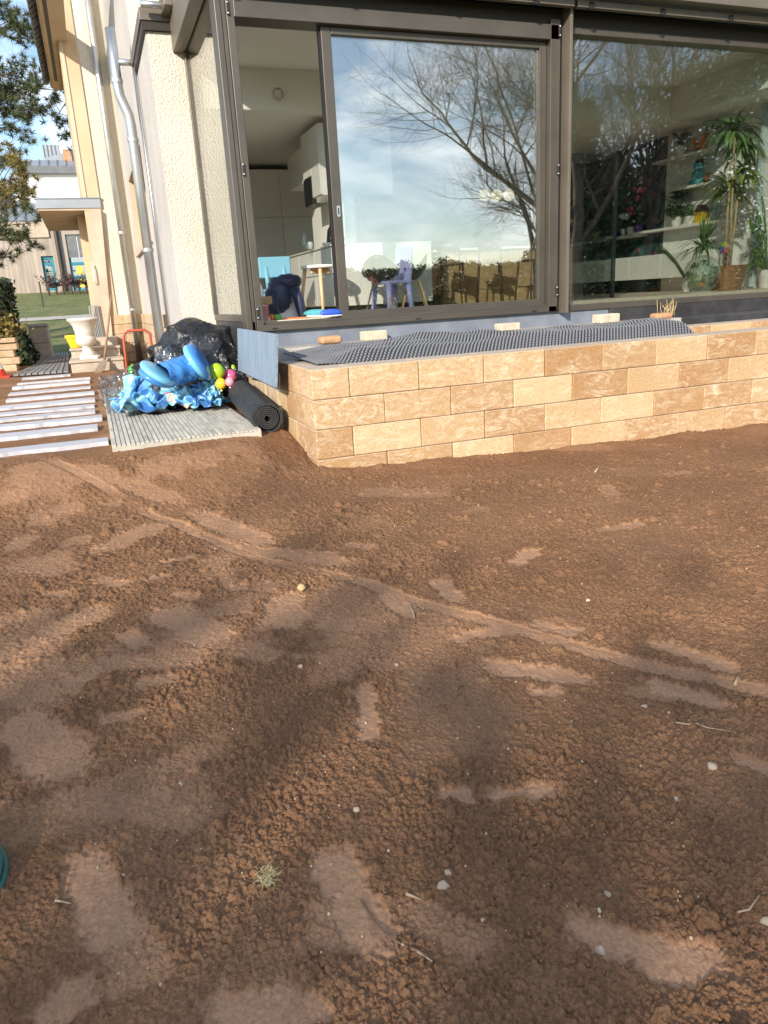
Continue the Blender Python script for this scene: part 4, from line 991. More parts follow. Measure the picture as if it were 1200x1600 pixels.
# glass bowl plant
yg = 7.2
g0 = at(1095, 457, y=yg); rb = (at(1117, 435, y=yg).x - at(1073, 435, y=yg).x) / 2
yu = thing('bowl_plant', 'strappy green plant in a round glass bowl on a white saucer', 'plant', (g0.x, yg, ZFL))
M('bowl_roots', (0.10, 0.16, 0.06), .6, c2=(0.58, 0.56, 0.42), scale=16, lo=.42, hi=.58)
glass_material('bowl_glass', (.9, .97, .92), .16)
MB().ball((g0.x, yg, ZFL + rb * .98), rb, 26, 16).build('bowl', 'bowl_glass', yu, smooth=True)
MB().ball((g0.x - .01, yg, ZFL + rb * .9), rb * .72, 18, 12, lambda d: 1 + .2 * math.sin(d.x * 9 + d.z * 6)).build('roots', 'bowl_roots', yu, smooth=True)
MB().ball((g0.x - .05, yg - .05, ZFL + rb * .5), rb * .22, 14, 8).build('pebbles', 'orange_toy', yu, smooth=True)
MB().lathe([(.0, 0), (rb * .8, 0), (rb * .9, .014), (.0, .01)], (g0.x, yg, ZFL + .001), 26).build('saucer', 'white_plastic', yu, fix=True)
mb = MB(); tp = Vector((g0.x, yg, ZFL + rb * 2.0))
rosette(mb, tp + Vector((0, 0, .05)), 46, .42, .016, 1.9, (.2, 1.25), rr); rosette(mb, tp + Vector((0, 0, .10)), 14, .42, .015, .2, (.9, 1.5), rr)
mb.build('leaves', 'leaf', yu, smooth=True)
# feathery zamia stem on the left of the bowl
zp = thing('zamia_plant', 'arching feathery green stem in a white pot left of the glass bowl', 'plant', (g0.x - .2, yg + .1, ZFL))
c = at(1072, 455, y=yg + .18); pot(zp, 'white_plastic', (c.x + .03, yg + .18, ZFL), .07, .13)
mb = MB(); arc = [at(1070, 430, y=yg + .18), at(1058, 410, y=yg + .16), at(1042, 393, y=yg + .14), at(1025, 385, y=yg + .12)]
mb.tube(arc, [.007, .006, .005, .003], 6)
for i in range(24):
    t = i / 24 * 2.99; k = int(t); p = arc[k].lerp(arc[k + 1], t - k)
    for s_ in (-1, 1): leaf(mb, p, (-.5, s_ * .25, .75 * s_ + .2), .055, .014, .2, 3)
mb.build('stem', 'leaf_dark', zp, smooth=True)
# shelf objects
def on_shelf(px, z): 
    lo = None
    y = at(px, 300, x=SX).y
    for _ in range(3):
        q = CAM_H; 
        # pixel row of shelf height is found by walking along the wall
        best = min(np.linspace(7.0, 12.6, 400), key=lambda yy: abs(pjx(SX, yy, z) - px)); y = best
    return Vector((SX, float(y), z + .001))
def pjx(x, y, z):
    v = np.array([x, y, z - CAM_H]); return 600 + F_PX * (v @ CR) / (v @ CF)
def bush(name, label, px, z, potm, pr, ph, r, n, m_, ln=.05, w_=.022, cat='plant'):
    q = on_shelf(px, z); t = thing(name, label, cat, q)
    pot(t, potm, q, pr, ph); mb = MB()
    for i in range(n):
        d = Vector((rr.gauss(0, 1), rr.gauss(0, 1), rr.gauss(0, 1))).normalized()
        leaf(mb, q + Vector((0, 0, ph + r * .9)) + d * r * rr.uniform(.5, 1), d + Vector((0, 0, -.2)), ln * rr.uniform(.7, 1.2), w_, .6, 3)
    mb.tube([q + Vector((0, 0, ph * .7)), q + Vector((0, 0, ph + r))], .01, 6)
    mb.build('foliage', m_, t, smooth=True); return t
bush('round_plant', 'round dark leafy plant in a pale pot on the shelf', 1057, z_c, 'stone_pot', .075, .13, .19, 420, 'leaf_dark')
q = on_shelf(1079, z_c); t = thing('leafy_plant', 'small grassy plant in a wide pale pot beside the round plant', 'plant', q); pot(t, 'stone_pot', q, .085, .11)
mb = MB(); rosette(mb, q + Vector((0, 0, .1)), 30, .22, .010, .8, (.5, 1.4), rr); mb.build('leaves', 'leaf', t, smooth=True)
q = on_shelf(1063, z_a); t = thing('snake_plant', 'upright dark snake plant in a white pot on the top shelf', 'plant', q); pot(t, 'white_plastic', q, .075, .13)
mb = MB(); rosette(mb, q + Vector((0, 0, .1)), 14, .30, .022, .1, (.9, 1.5), rr); mb.build('leaves', 'leaf_dark', t, smooth=True)
# soft toys and ornaments
q = on_shelf(1086, z_a); t = thing('figurine', 'small red and white figurine on the top shelf', 'figurine', q)
MB().ball(q + Vector((0, 0, .05)), (.05, .05, .05), 14, 10).build('body', 'red_cloth', t, smooth=True); MB().ball(q + Vector((0, 0, .14)), .045, 14, 10).build('head', 'orange_toy', t, smooth=True)
q = on_shelf(1099, z_a); t = thing('figurine', 'orange and cream ornament right of the red figurine', 'figurine', q)
MB().lathe([(.05, 0), (.055, .03), (.03, .12), (.04, .2), (.0, .24)], q, 16).build('body', 'orange_toy', t, smooth=True); MB().ball(q + Vector((0, 0, .28)), .045, 14, 10).build('head', 'stone_pot', t, smooth=True)
q = on_shelf(1113, z_a); t = thing('trailing_plant', 'small leafy plant in a grey vase at the right of the top shelf', 'plant', q); pot(t, 'stone_pot', q, .06, .22)
mb = MB(); rosette(mb, q + Vector((0, 0, .2)), 24, .16, .02, 1.4, (-.2, 1.2), rr); mb.build('leaves', 'leaf_dark', t, smooth=True)
q = on_shelf(1090, z_b); t = thing('soft_toy', 'teal soft toy with a dark cap sitting on the shelf', 'soft toy', q)
MB().ball(q + Vector((0, 0, .10)), (.08, .09, .10), 16, 12).build('body', 'teal_plush', t, smooth=True); MB().ball(q + Vector((0, 0, .24)), .07, 16, 12).build('head', 'teal_plush', t, smooth=True)
MB().ball(q + Vector((0, -.02, .29)), (.06, .06, .04), 14, 8).build('cap', 'black_plastic', t, smooth=True)
for s_ in (-1, 1): MB().ball(q + Vector((-.04, s_ * .07, .03)), (.05, .035, .035), 12, 8).build('foot', 'teal_plush', t, smooth=True)
q = on_shelf(1107, z_b); t = thing('toy_truck', 'small brown and orange toy truck right of the teal soft toy', 'toy', q)
MB().box(q.x - .04, q.x + .04, q.y - .07, q.y + .07, q.z + .025, q.z + .07).build('body', 'orange_toy', t, bevel=.008); MB().box(q.x - .035, q.x + .035, q.y - .03, q.y + .05, q.z + .071, q.z + .12).build('cab', 'wood_dark', t, bevel=.008)
for s_ in (-1, 1): MB().lathe([(.025, -.045), (.025, .045)], (q.x, q.y + s_ * .045, q.z + .025), 14, 'x').build('wheel', 'black_plastic', t)
q = on_shelf(1117, z_b); tag(MB().box(q.x - .05, q.x + .05, q.y - .05, q.y + .05, q.z, q.z + .075).build('gift_box', 'white_plastic', bevel=.004), 'small white box at the right of the soft toy shelf', 'box')
q = on_shelf(1095, z_c); t = thing('toy_house', 'yellow toy house with brown roof on the shelf beside the plants', 'toy', q)
MB().box(q.x - .06, q.x + .06, q.y - .06, q.y + .06, q.z, q.z + .15).build('wall', 'yellow_paint', t, bevel=.004); MB().prism([(q.x - .07, q.y - .08, q.z + .15), (q.x - .07, q.y + .08, q.z + .15), (q.x - .07, q.y, q.z + .24)], (.14, 0, 0)).build('roof', 'wood_dark', t, fix=True)
q = on_shelf(1118, z_c); tag(MB().lathe([(.05, 0), (.07, .2), (.065, .2), (.045, .01), (0, .01)], q, 18).build('vase', 'bottle_glass', smooth=True), 'clear glass vase at the right of the plant shelf', 'vase')
# long shelf: pots with flowers
def potted(px, label, potm, pr, ph, leafm, n, ln, flower=None):
    q = on_shelf(px, z_d); t = thing('potted_flower', label, 'plant', q); pot(t, potm, q, pr, ph)
    mb = MB(); rosette(mb, q + Vector((0, 0, ph * .9)), n, ln, .013, .8, (.4, 1.5), rr); mb.build('leaves', leafm, t, smooth=True)
    if flower:
        mb = MB()
        for i in range(9): mb.ball(q + Vector((rr.uniform(-.06, .06), rr.uniform(-.08, .08), ph + ln * rr.uniform(.7, 1.25))), .026, 8, 6)
        mb.build('blossom', flower, t, smooth=True)
potted(931, 'yellow pot with a tall yellow flowered orchid on the long shelf', 'yellow_paint', .085, .14, 'leaf_lime', 12, .5, 'yellow_paint')
potted(961, 'small blue pot left of the white pots on the long shelf', 'blue_toy', .05, .08, 'leaf_dark', 8, .12)
potted(974, 'narrow white pot on the long shelf, left of the square one', 'white_plastic', .045, .11, 'leaf_dark', 10, .2, 'white_plastic')
potted(986, 'wide white pot with pink blossoms on the long shelf', 'white_plastic', .07, .12, 'leaf_dark', 14, .22, 'pink_petal')
potted(998, 'purple pot with a pink orchid on the long shelf', 'purple_paint', .055, .13, 'leaf_dark', 12, .42, 'pink_petal')
# palm and curtain at the right edge
pt = thing('palm', 'feathery palm in a pale pot at the right end of the window', 'plant', (7.3, 7.3, ZFL))
c = at(1196, 450, y=7.45); c.z = ZFL; pot(pt, 'stone_pot', c, .10, .22)
mb = MB()
for k, (px, py) in enumerate(((1168, 340), (1172, 395), (1215, 330), (1180, 320), (1165, 420), (1225, 400), (1190, 300))):
    tip = at(px, py, y=7.3 + .1 * (k % 3)); st0 = c + Vector((0, 0, .2)); mid = st0.lerp(tip, .6) + Vector((0, 0, .16)); pts = [st0, st0.lerp(mid, .6) + Vector((0, 0, .05)), mid, tip]
    mb.tube(pts, [.006, .005, .004, .002], 5)
    for i in range(26):
        t = .6 + i / 26 * 2.35; j = min(int(t), 2); p = pts[j].lerp(pts[j + 1], t - j)
        for s_ in (-1, 1): leaf(mb, p, (s_ * .8 * rr.uniform(.5, 1), s_ * .5, -.5), .15, .006, .8, 3)
mb.build('fronds', 'leaf', pt, smooth=True)
cu = MB(); n_ = 60
ca, cb_ = at(1186, 300, y=7.6).x, 8.05
for i in range(n_ + 1):
    x = ca + (cb_ - ca) * i / n_; y = 7.62 + .035 * math.sin(i * .9)
    cu.v += [(x, y, ZFL + .02), (x, y, 3.20)]
for i in range(n_): cu.f.append((2 * i, 2 * i + 2, 2 * i + 3, 2 * i + 1))
tag(cu.build('curtain', 'curtain', smooth=True), 'pale blue grey curtain hanging at the right end of the window', 'curtain')
# ------------------------------------------------------------------ terrace: dimpled membrane and loose stones
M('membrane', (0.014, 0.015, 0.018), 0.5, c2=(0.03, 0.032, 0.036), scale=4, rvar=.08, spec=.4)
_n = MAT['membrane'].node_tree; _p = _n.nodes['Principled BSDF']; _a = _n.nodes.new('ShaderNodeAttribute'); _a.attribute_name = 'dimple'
_m = _n.nodes.new('ShaderNodeMix'); _m.data_type = 'RGBA'; _m.inputs[7].default_value = (.24, .245, .255, 1); _n.links.new(_p.inputs['Base Color'].links[0].from_socket, _m.inputs[6]); _n.links.new(_a.outputs['Fac'], _m.inputs[0]); _n.links.new(_m.outputs[2], _p.inputs['Base Color'])  # dimple tops mixed paler: the sheet's lit spots painted into its colour
def dimple_sheet():
    sp = 0.032
    xs = np.arange(1.48, 4.98, 0.0055); us = np.arange(0, 1.12, 0.0055)
    Xs, U = np.meshgrid(xs, us)
    # profile across: from the block's inner edge up over a bulge to the ledge
    n = fbm(Xs * 2.2, U * 2.2, 3, 8) - .5; n2 = fbm(Xs * 5, U * 3, 3, 18) - .5
    t = U / us[-1]
    y = 5.285 + .78 * U + .22 * np.clip(U - .3, 0, 1)
    edge = .60 + .22 * np.clip(t / .35, 0, 1)
    z = .70 + .115 * sstep(-.05, .24, U) * sstep(-.01, .03, U) - .01 * t + (n * .08 + n2 * .05) * np.sin(np.pi * np.clip(t, 0, 1)) ** .6
    z = z + .05 * np.exp(-((Xs - 2.75) / .35) ** 2 - ((t - .8) / .2) ** 2) + .05 * np.exp(-((Xs - 3.35) / .2) ** 2 - ((t - .85) / .15) ** 2)
    z = z + .02 * sstep(4.2, 4.9, Xs) * np.sin(np.pi * t)
    # left end dips and lies on the blocks
    k = sstep(1.9, 1.5, Xs); z = z * (1 - k) + (.738 + .03 * t) * k
    # dimples in staggered rows
    row = np.round(U / (sp * .87)); off = (row % 2) * sp / 2
    dxm = (Xs - off + sp / 2) % sp - sp / 2; dym = U - row * sp * .87
    d = np.hypot(dxm, dym)
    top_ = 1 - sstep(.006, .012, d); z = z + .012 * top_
    mb = MB(); nx = len(xs); ny = len(us)
    co = np.stack([Xs, y, z], -1).reshape(-1, 3).astype(np.float32)
    i = np.arange(ny - 1)[:, None] * nx + np.arange(nx - 1)[None, :]
    q = np.stack([i, i + 1, i + 1 + nx, i + nx], -1).reshape(-1, 4).astype(np.int32)
    me = bpy.data.meshes.new('drainage_membrane')
    me.vertices.add(len(co)); me.vertices.foreach_set('co', co.ravel()); me.loops.add(q.size); me.loops.foreach_set('vertex_index', q.ravel())
    me.polygons.add(len(q)); me.polygons.foreach_set('loop_start', np.arange(0, q.size, 4, dtype=np.int32)); me.polygons.foreach_set('loop_total', np.full(len(q), 4, np.int32))
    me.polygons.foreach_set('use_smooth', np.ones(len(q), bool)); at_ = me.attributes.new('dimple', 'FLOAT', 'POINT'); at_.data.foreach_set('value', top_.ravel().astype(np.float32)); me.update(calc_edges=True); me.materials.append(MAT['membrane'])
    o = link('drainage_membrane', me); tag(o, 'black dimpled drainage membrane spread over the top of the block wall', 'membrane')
    global MEMB; MEMB = (xs, us, y, z)
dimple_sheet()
def memb_z(x, y_):
    xs, us, y, z = MEMB
    i = int(np.clip(np.searchsorted(xs, x), 0, len(xs) - 1)); j = int(np.clip(np.searchsorted(y[:, 0], y_), 0, len(us) - 1)); return float(z[max(0, j - 8):j + 8, max(0, i - 12):i + 12].max())
M('brick_orange', (0.42, 0.22, 0.11), 0.9, c2=(0.55, 0.33, 0.18), scale=14, bump=.6, bscale=50, bdist=.006)
M('brick_pale', (0.50, 0.42, 0.31), 0.9, c2=(0.66, 0.58, 0.44), scale=14, bump=.6, bscale=50, bdist=.006)
for px, py, L_, W_, H_, m_, rz, lab in ((518, 537, .20, .12, .07, 'brick_orange', .05, 'rounded orange brown stone on the membrane, leftmost of the loose stones'), (587, 531, .235, .13, .088, 'brick_pale', .12, 'pale beige brick on the membrane, second from the left'),
                                    (797, 516, .215, .13, .07, 'brick_pale', .05, 'pale brick lying alone in the middle of the membrane'), (952, 504, .24, .13, .085, 'brick_pale', .1, 'pale brick on the membrane near the right window\'s partition'), (1038, 498, .21, .12, .06, 'brick_orange', .0, 'flat orange stone with straw behind it, at the membrane\'s right end')):
    p = at(px, py, z=.82)
    for _ in range(4):
        zz = .83 if p.x > 4.97 else memb_z(p.x, p.y) if p.y < 6.38 else .803
        p = at(px, py, z=zz)
    o = MB().box(-L_ / 2, L_ / 2, -W_ / 2, W_ / 2, 0, H_).build('loose_stone', m_, bevel=.012 if m_ == 'brick_pale' else .028, seg=3)
    o.location = (p.x, p.y + W_ * .4, zz - .004); o.rotation_euler = (0, 0, rz); tag(o, lab, 'stone')
M('straw', (0.58, 0.42, 0.20), 0.8)
stw = MB(); c = at(1042, 490, y=6.6); rr = random.Random(3)
for i in range(16):
    b = c + Vector((rr.uniform(-.10, .10), rr.uniform(-.04, .04), -.03)); e = b + Vector((rr.uniform(-.09, .09), rr.uniform(-.05, .05), rr.uniform(.08, .19)))
    stw.tube([b, b.lerp(e, .5) + Vector((rr.uniform(-.02, .02), 0, .01)), e], [.004, .003, .0015], 5)
tag(stw.build('dry_stalks', 'straw', smooth=True), 'dry straw coloured stalks growing behind the orange stone', 'plant')
# ------------------------------------------------------------------ boards leaning on the terrace side
def streaks(name, c, c2):
    M(name, c, .6, c2=c2, scale=5, detail=7, stretch=(1, 14, .8), bump=.15, bscale=40)
streaks('board_blue', (0.15, 0.22, 0.31), (0.29, 0.36, 0.44)); M('board_edge', (0.62, 0.60, 0.57), .8)
xb = 1.25
q4 = [at(433, 522, x=xb), at(372, 513, x=xb), at(377, 578, x=xb), at(436, 605, x=xb)]
o = MB().prism([(xb - .03, v.y, v.z) if i in (2, 3) else (xb - .008, v.y, v.z) for i, v in enumerate(q4)], (.018, 0, 0)).build('insulation_board', 'board_blue', fix=True)
tag(o, 'blue grey streaked board leaning against the terrace side by the block wall', 'board')
q5 = [at(437, 585, x=1.27), at(385, 572, x=1.27), at(386, 588, x=1.27), at(402, 592, x=1.27), at(437, 611, x=1.27)]
M('board_grey', (0.17, 0.17, 0.17), .8, c2=(0.25, 0.245, 0.235), scale=8)
tag(MB().prism([(1.262, v.y, v.z) for v in q5], (.012, 0, 0)).build('small_board', 'board_grey', fix=True), 'small grey board under the blue grey one', 'board')
# ------------------------------------------------------------------ slatted mat, laid flat and rolled
M('slat_dusty', (0.33, 0.30, 0.24), .85, c2=(0.56, 0.53, 0.45), scale=3, detail=10, lo=.30, hi=.55, rand=.09, bump=.3, bscale=60)
M('slat_grey', (0.22, 0.24, 0.25), .7, c2=(0.32, 0.33, 0.33), scale=5)
M('slat_black', (0.022, 0.023, 0.026), .5, c2=(0.045, 0.047, 0.052), scale=8)
my0 = at(175, 699, z=GL + .03).y; my1 = at(159, 609, z=GL + .03).y; mx0 = at(175, 699, z=GL + .03).x; mx1 = at(408, 672, z=GL + .03).x
mat_ = thing('slatted_mat', 'dusty cream slatted mat lying flat on the soil', 'mat', (mx0, my0, GL))
MB().box(mx0, mx1, my0 + .004, my1, GL - .10, GL + .028).build('base', 'slat_dusty', mat_, bevel=.004)
ns = 33; sw = (mx1 - mx0) / ns
sm_ = MB().box(-sw / 2 + .0035, sw / 2 - .0035, 0, my1 - my0, 0, .012).mesh('slat', 'slat_dusty')
sg_ = MB().box(-sw / 2 + .0035, sw / 2 - .0035, 0, (my1 - my0) * .55, 0, .012).mesh('slat', 'slat_grey')
for i in range(ns):
    o = link('slat', sm_ if i > 0 else sm_, mat_); o.location = (mx0 + (i + .5) * sw, my0 + random.uniform(-.004, .012), GL + .029 + random.uniform(-.002, .002))
    if i < 6:
        o2 = link('slat', MB().box(-sw / 2 + .004, sw / 2 - .004, (my1 - my0) * (.42 + .03 * (i % 3)), my1 - my0 - .01, 0, .0135).mesh('slat', 'slat_grey'), mat_); o2.location = (mx0 + (i + .5) * sw, my0, GL + .029)
# rolled mat
rc = thing('rolled_mat', 'black slatted mat rolled up at the end of the flat one', 'mat', (1.16, 5.78, GL))
rad = .124; ax0 = Vector((1.165, 5.72, .325)); ax1 = Vector((1.19, 6.90, .40))
d_ = (ax1 - ax0); sd_ = Vector((1, 0, 0)); up_ = Vector((0, 0, 1))
mb = MB(); N_ = 150; turns = 4.6
for i in range(N_):
    a = i / (N_ - 1) * turns * 2 * math.pi; r_ = .022 + (rad - .03 - .022) * i / (N_ - 1)
    for rr_ in (r_ - .005, r_ + .005):
        o_ = sd_ * math.cos(a) * rr_ + up_ * math.sin(a) * rr_
        mb.v += [tuple(ax0 + o_), tuple(ax1 + o_)]
for i in range(N_ - 1):
    b = i * 4; mb.f += [(b, b + 1, b + 5, b + 4), (b + 2, b + 6, b + 7, b + 3), (b, b + 4, b + 6, b + 2), (b + 1, b + 3, b + 7, b + 5)]
mb.build('spiral', 'slat_black', rc, fix=True)
rm = None
for i in range(40):
    a = 2 * math.pi * i / 40
    rdir = sd_ * math.cos(a) + up_ * math.sin(a); tdir = -sd_ * math.sin(a) + up_ * math.cos(a)
    c = (ax0 + ax1) / 2 + rdir * (rad - .012)
    MB().obox(c, tdir * .0072, d_ / 2, rdir * .010).build('slat', 'slat_black', rc, fix=True)
MB().tube([ax0 + d_ * .01, ax1 - d_ * .01], rad - .022, 40, cap=False).build('backing', 'rubber', rc)
# ------------------------------------------------------------------ white plank path
M('plank_white', (0.34, 0.28, 0.22), .8, c2=(0.50, 0.50, 0.53), scale=1.6, detail=10, lo=.30, hi=.40, stretch=(1, 2, 1), rand=.06)
rows = [(697, 165, -30), (674, 157, -25), (659, 155, -22), (647, 151, -18), (638, 150, -12), (629, 147, 4), (618.5, 145, 12), (608.5, 143, 19), (600, 142, 25), (594, 141, 30), (587, 111, 36)]
for i, (py, pr, pl_) in enumerate(rows):
    a, b = at(pl_, py + (pr - pl_) * .055 * 1.0, z=GL + .02), at(pr, py - 16 + 6, z=GL + .02)
    cy_ = at(90, py, z=GL + .02).y
    x0 = at(pl_, py + 3, z=GL + .02).x; x1 = at(pr, py - 5, z=GL + .02).x
    wv = .105 + .012 * (i % 3)
    jag = MB(); n_ = 26; rj = random.Random(i)
    top = [(x0 + (x1 - x0) * k / n_, -wv + .03 * (vnoise(np.array([k * .45]), np.array([i * 7.3]), 3)[0] - .5)) for k in range(n_ + 1)]
    poly = [(x, y, 0) for x, y in top] + [(x1, wv, 0), (x0, wv, 0)]
    jag.prism([(x, y, -.015) for x, y, z in poly], (0, 0, .045))
    o = jag.build('path_plank', 'plank_white', fix=True); o.location = (rj.uniform(-.03, .03), cy_, GL + rj.uniform(-.012, .004)); o.rotation_euler = (rj.uniform(-.03, .03), 0, rj.uniform(-.022, .022))
    names = ['nearest', 'second', 'third', 'fourth', 'fifth', 'sixth', 'seventh', 'eighth', 'ninth', 'tenth', 'farthest']
    tag(o, 'white plank half sunk in soil, %s of the stepping path' % names[i], 'plank', 'white planks of the garden path')
# ------------------------------------------------------------------ pile of pool things
M('tarp', (0.005, 0.005, 0.006), .30, c2=(0.012, 0.012, 0.013), scale=7, bump=1.0, bscale=9, bdetail=6, bdist=.05, spec=.7, distort=1)
def crumple(name, m, c, r, label, cat, amp=.16, nu=110, nv=60, seed=1, freq=3.0, floor=None, half=True):
    V = []; mb = MB()
    for j in range(nv + 1):
        th = (math.pi * .5 if half else math.pi) * j / nv
        for i in range(nu):
            ph = 2 * math.pi * i / nu
            V.append((math.sin(th) * math.cos(ph), math.sin(th) * math.sin(ph), math.cos(th)))
    V = np.array(V)
    n1 = fbm(V[:, 0] * freq + V[:, 2] * 2.1 + seed, V[:, 1] * freq - V[:, 2] * 1.7, 4, seed)
    n2 = 1 - np.abs(fbm(V[:, 0] * freq * 2 + 9, V[:, 1] * freq * 2 + V[:, 2] * 4, 4, seed + 5) * 2 - 1)
    n3 = 1 - np.abs(fbm(V[:, 0] * freq * 4.5 + 3, V[:, 1] * freq * 4.5 + V[:, 2] * 7, 3, seed + 9) * 2 - 1)
    k = 1 + amp * (2.2 * (n1 - .5) + 1.0 * (n2 - .75) + .45 * (n3 - .75))
    P = V * np.array(r) * k[:, None] + np.array(c)
    if floor is not None: P[:, 2] = np.maximum(P[:, 2], floor + .012 * n3)
    mb.v = [tuple(p) for p in P]
    for j in range(nv):
        for i in range(nu):
            a, b = j * nu + i, j * nu + (i + 1) % nu; mb.f.append((a, a + nu, b + nu, b))
    return tag(mb.build(name, m, smooth=True), label, cat)
tp = thing('tarpaulin', 'heap of crumpled black tarpaulin in the corner by the stucco wall', 'tarpaulin', (.8, 7.7, GL))
def piece(*a, **k):
    o = crumple(*a, **k); o.parent = tp; o.matrix_parent_inverse = parent_inv(tp)
    for kk in ('label', 'category'): del o[kk]
    return o
def sheet(nm, me, m, parent, sub=1):
    me.materials.append(MAT[m]); o = link(nm, me, parent)
    k_ = o.modifiers.new('sub', 'SUBSURF'); k_.levels = sub; k_.render_levels = sub
    return o
sheet('sheet', SHEET_TARP, 'tarp', tp)
M('pool_blue', (0.03, 0.17, 0.50), .22, c2=(0.06, 0.25, 0.60), scale=4, spec=.6, coat=.3)
M('pool_aqua', (0.16, 0.50, 0.72), .3, spec=.6, c2=(0.20, 0.56, 0.76), scale=5, coat=.2)
def vinyl():
    m, nt, N, L, out = node_mat('pool_print')
    p = N.new('ShaderNodeBsdfPrincipled'); L.new(p.outputs[0], out.inputs[0]); p.inputs['Roughness'].default_value = .28; p.inputs['Coat Weight'].default_value = .3
    t = N.new('ShaderNodeTexCoord'); n = N.new('ShaderNodeTexNoise'); n.inputs['Scale'].default_value = 4.5; n.inputs['Detail'].default_value = 2; n.inputs['Distortion'].default_value = .6; L.new(t.outputs['Object'], n.inputs['Vector'])
    r = N.new('ShaderNodeValToRGB'); r.color_ramp.interpolation = 'CONSTANT'; E_ = r.color_ramp.elements; E_[0].color = (.05, .17, .42, 1); E_[1].position = .50; E_[1].color = (.28, .58, .62, 1)
    for pos, col in ((.42, (.10, .32, .58, 1)), (.58, (.22, .50, .56, 1)), (.645, (.08, .27, .52, 1))): e = E_.new(pos); e.color = col
    L.new(n.outputs['Fac'], r.inputs[0])
    v = N.new('ShaderNodeTexVoronoi'); v.inputs['Scale'].default_value = 9; L.new(t.outputs['Object'], v.inputs['Vector'])
    sp = N.new('ShaderNodeSeparateColor'); L.new(v.outputs['Color'], sp.inputs[0])
    c = N.new('ShaderNodeValToRGB'); c.color_ramp.interpolation = 'CONSTANT'; E2 = c.color_ramp.elements; E2[0].color = (.62, .08, .08, 1); E2[1].position = .5; E2[1].color = (.75, .52, .10, 1); e = E2.new(.75); e.color = (.60, .45, .36, 1)
    L.new(sp.outputs[1], c.inputs[0])
    g = N.new('ShaderNodeMath'); g.operation = 'GREATER_THAN'; g.inputs[1].default_value = .86; L.new(sp.outputs[0], g.inputs[0])
    l = N.new('ShaderNodeMath'); l.operation = 'LESS_THAN'; l.inputs[1].default_value = .38; L.new(v.outputs['Distance'], l.inputs[0])
    mu = N.new('ShaderNodeMath'); mu.operation = 'MULTIPLY'; L.new(g.outputs[0], mu.inputs[0]); L.new(l.outputs[0], mu.inputs[1])
    mx = N.new('ShaderNodeMix'); mx.data_type = 'RGBA'; L.new(mu.outputs[0], mx.inputs[0]); L.new(r.outputs[0], mx.inputs[6]); L.new(c.outputs[0], mx.inputs[7]); L.new(mx.outputs[2], p.inputs['Base Color'])
vinyl()
pool = thing('paddling_pool', 'deflated blue printed paddling pool crumpled on the slatted mat', 'paddling pool', (.6, 7.2, GL))
def ppart(nm, m, c, r, **k):
    o = crumple(nm, m, c, r, '', '', **k); o.parent = pool; o.matrix_parent_inverse = parent_inv(pool)
    for kk in ('label', 'category'): del o[kk]
for me_ in (SHEET_POOL, SHEET_POOL2): sheet('sheet', me_, 'pool_print', pool, 2).location = (.02, -.16, .015)
fl = thing('pool_float', 'light blue inflatable float with two rounded ends on the crumpled pool', 'float', (.6, 7.0, .5))
def ell_ring(name, m, c, ax, ay, r, n=40, k=14):
    mb = MB(); c, ax, ay = Vector(c), Vector(ax), Vector(ay); nn = ax.cross(ay).normalized()
    for i in range(n):
        a = 2 * math.pi * i / n; p = c + ax * math.cos(a) + ay * math.sin(a); rd = (ax * math.cos(a) + ay * math.sin(a)).normalized()
        for j in range(k):
            b = 2 * math.pi * j / k; mb.v.append(tuple(p + rd * r * math.cos(b) + nn * r * 1.25 * math.sin(b)))
    for i in range(n):
        for j in range(k):
            a, b = i * k + j, i * k + (j + 1) % k; a2, b2 = ((i + 1) % n) * k + j, ((i + 1) % n) * k + (j + 1) % k; mb.f.append((a, b, b2, a2))
    return mb.build(name, m, fl, smooth=True, fix=True)
def disc(name, c, tip, nrm, w_, th, m):
    """flattened cushion: long axis to tip"""
    c, tip, nrm = Vector(c), Vector(tip), Vector(nrm).normalized(); l_ = tip - c; s_ = l_.cross(nrm).normalized() * w_; nn = s_.cross(l_).normalized() * th
    mb = MB(); nu, nv = 28, 14
    for j in range(nv + 1):
        t = math.pi * j / nv
        for i in range(nu):
            p = 2 * math.pi * i / nu; d = Vector((math.sin(t) * math.cos(p), math.sin(t) * math.sin(p), math.cos(t)))
            mb.v.append(tuple(c + l_ * d.x + s_ * d.y + nn * math.copysign(abs(d.z) ** .7, d.z)))
    for j in range(nv):
        for i in range(nu):
            a, b = j * nu + i, j * nu + (i + 1) % nu; mb.f.append((a, a + nu, b + nu, b))
    return mb.build(name, m, fl, smooth=True, fix=True)
yL = 6.85
cA, cB = at(247, 583, y=yL), at(307, 566, y=yL + .15)
disc('end_cushion', cA, at(272, 601, y=yL - .06), (.75, -.3, .75), .19, .042, 'pool_aqua')
disc('end_cushion', cB, at(324, 592, y=yL + .1), (.85, -.25, .35), .21, .048, 'pool_aqua')
disc('rim', Vector(cA) + Vector((.012, .03, .03)) * .0 + Vector((-.02, .02, -.035)), at(268, 603, y=yL - .03), (.75, -.3, .75), .20, .05, 'pool_blue')
disc('rim', Vector(cB) + Vector((.035, .02, .0)), at(328, 594, y=yL + .12), (.85, -.25, .35), .21, .055, 'pool_blue')
body = MB(); n_, k_ = 40, 22
A, B = Vector(cA) + Vector((.03, .02, -.03)), Vector(cB) + Vector((-.01, .02, -.03)); dv = (B - A); s1 = dv.cross(Vector((0, 0, 1))).normalized(); s2 = s1.cross(dv).normalized()
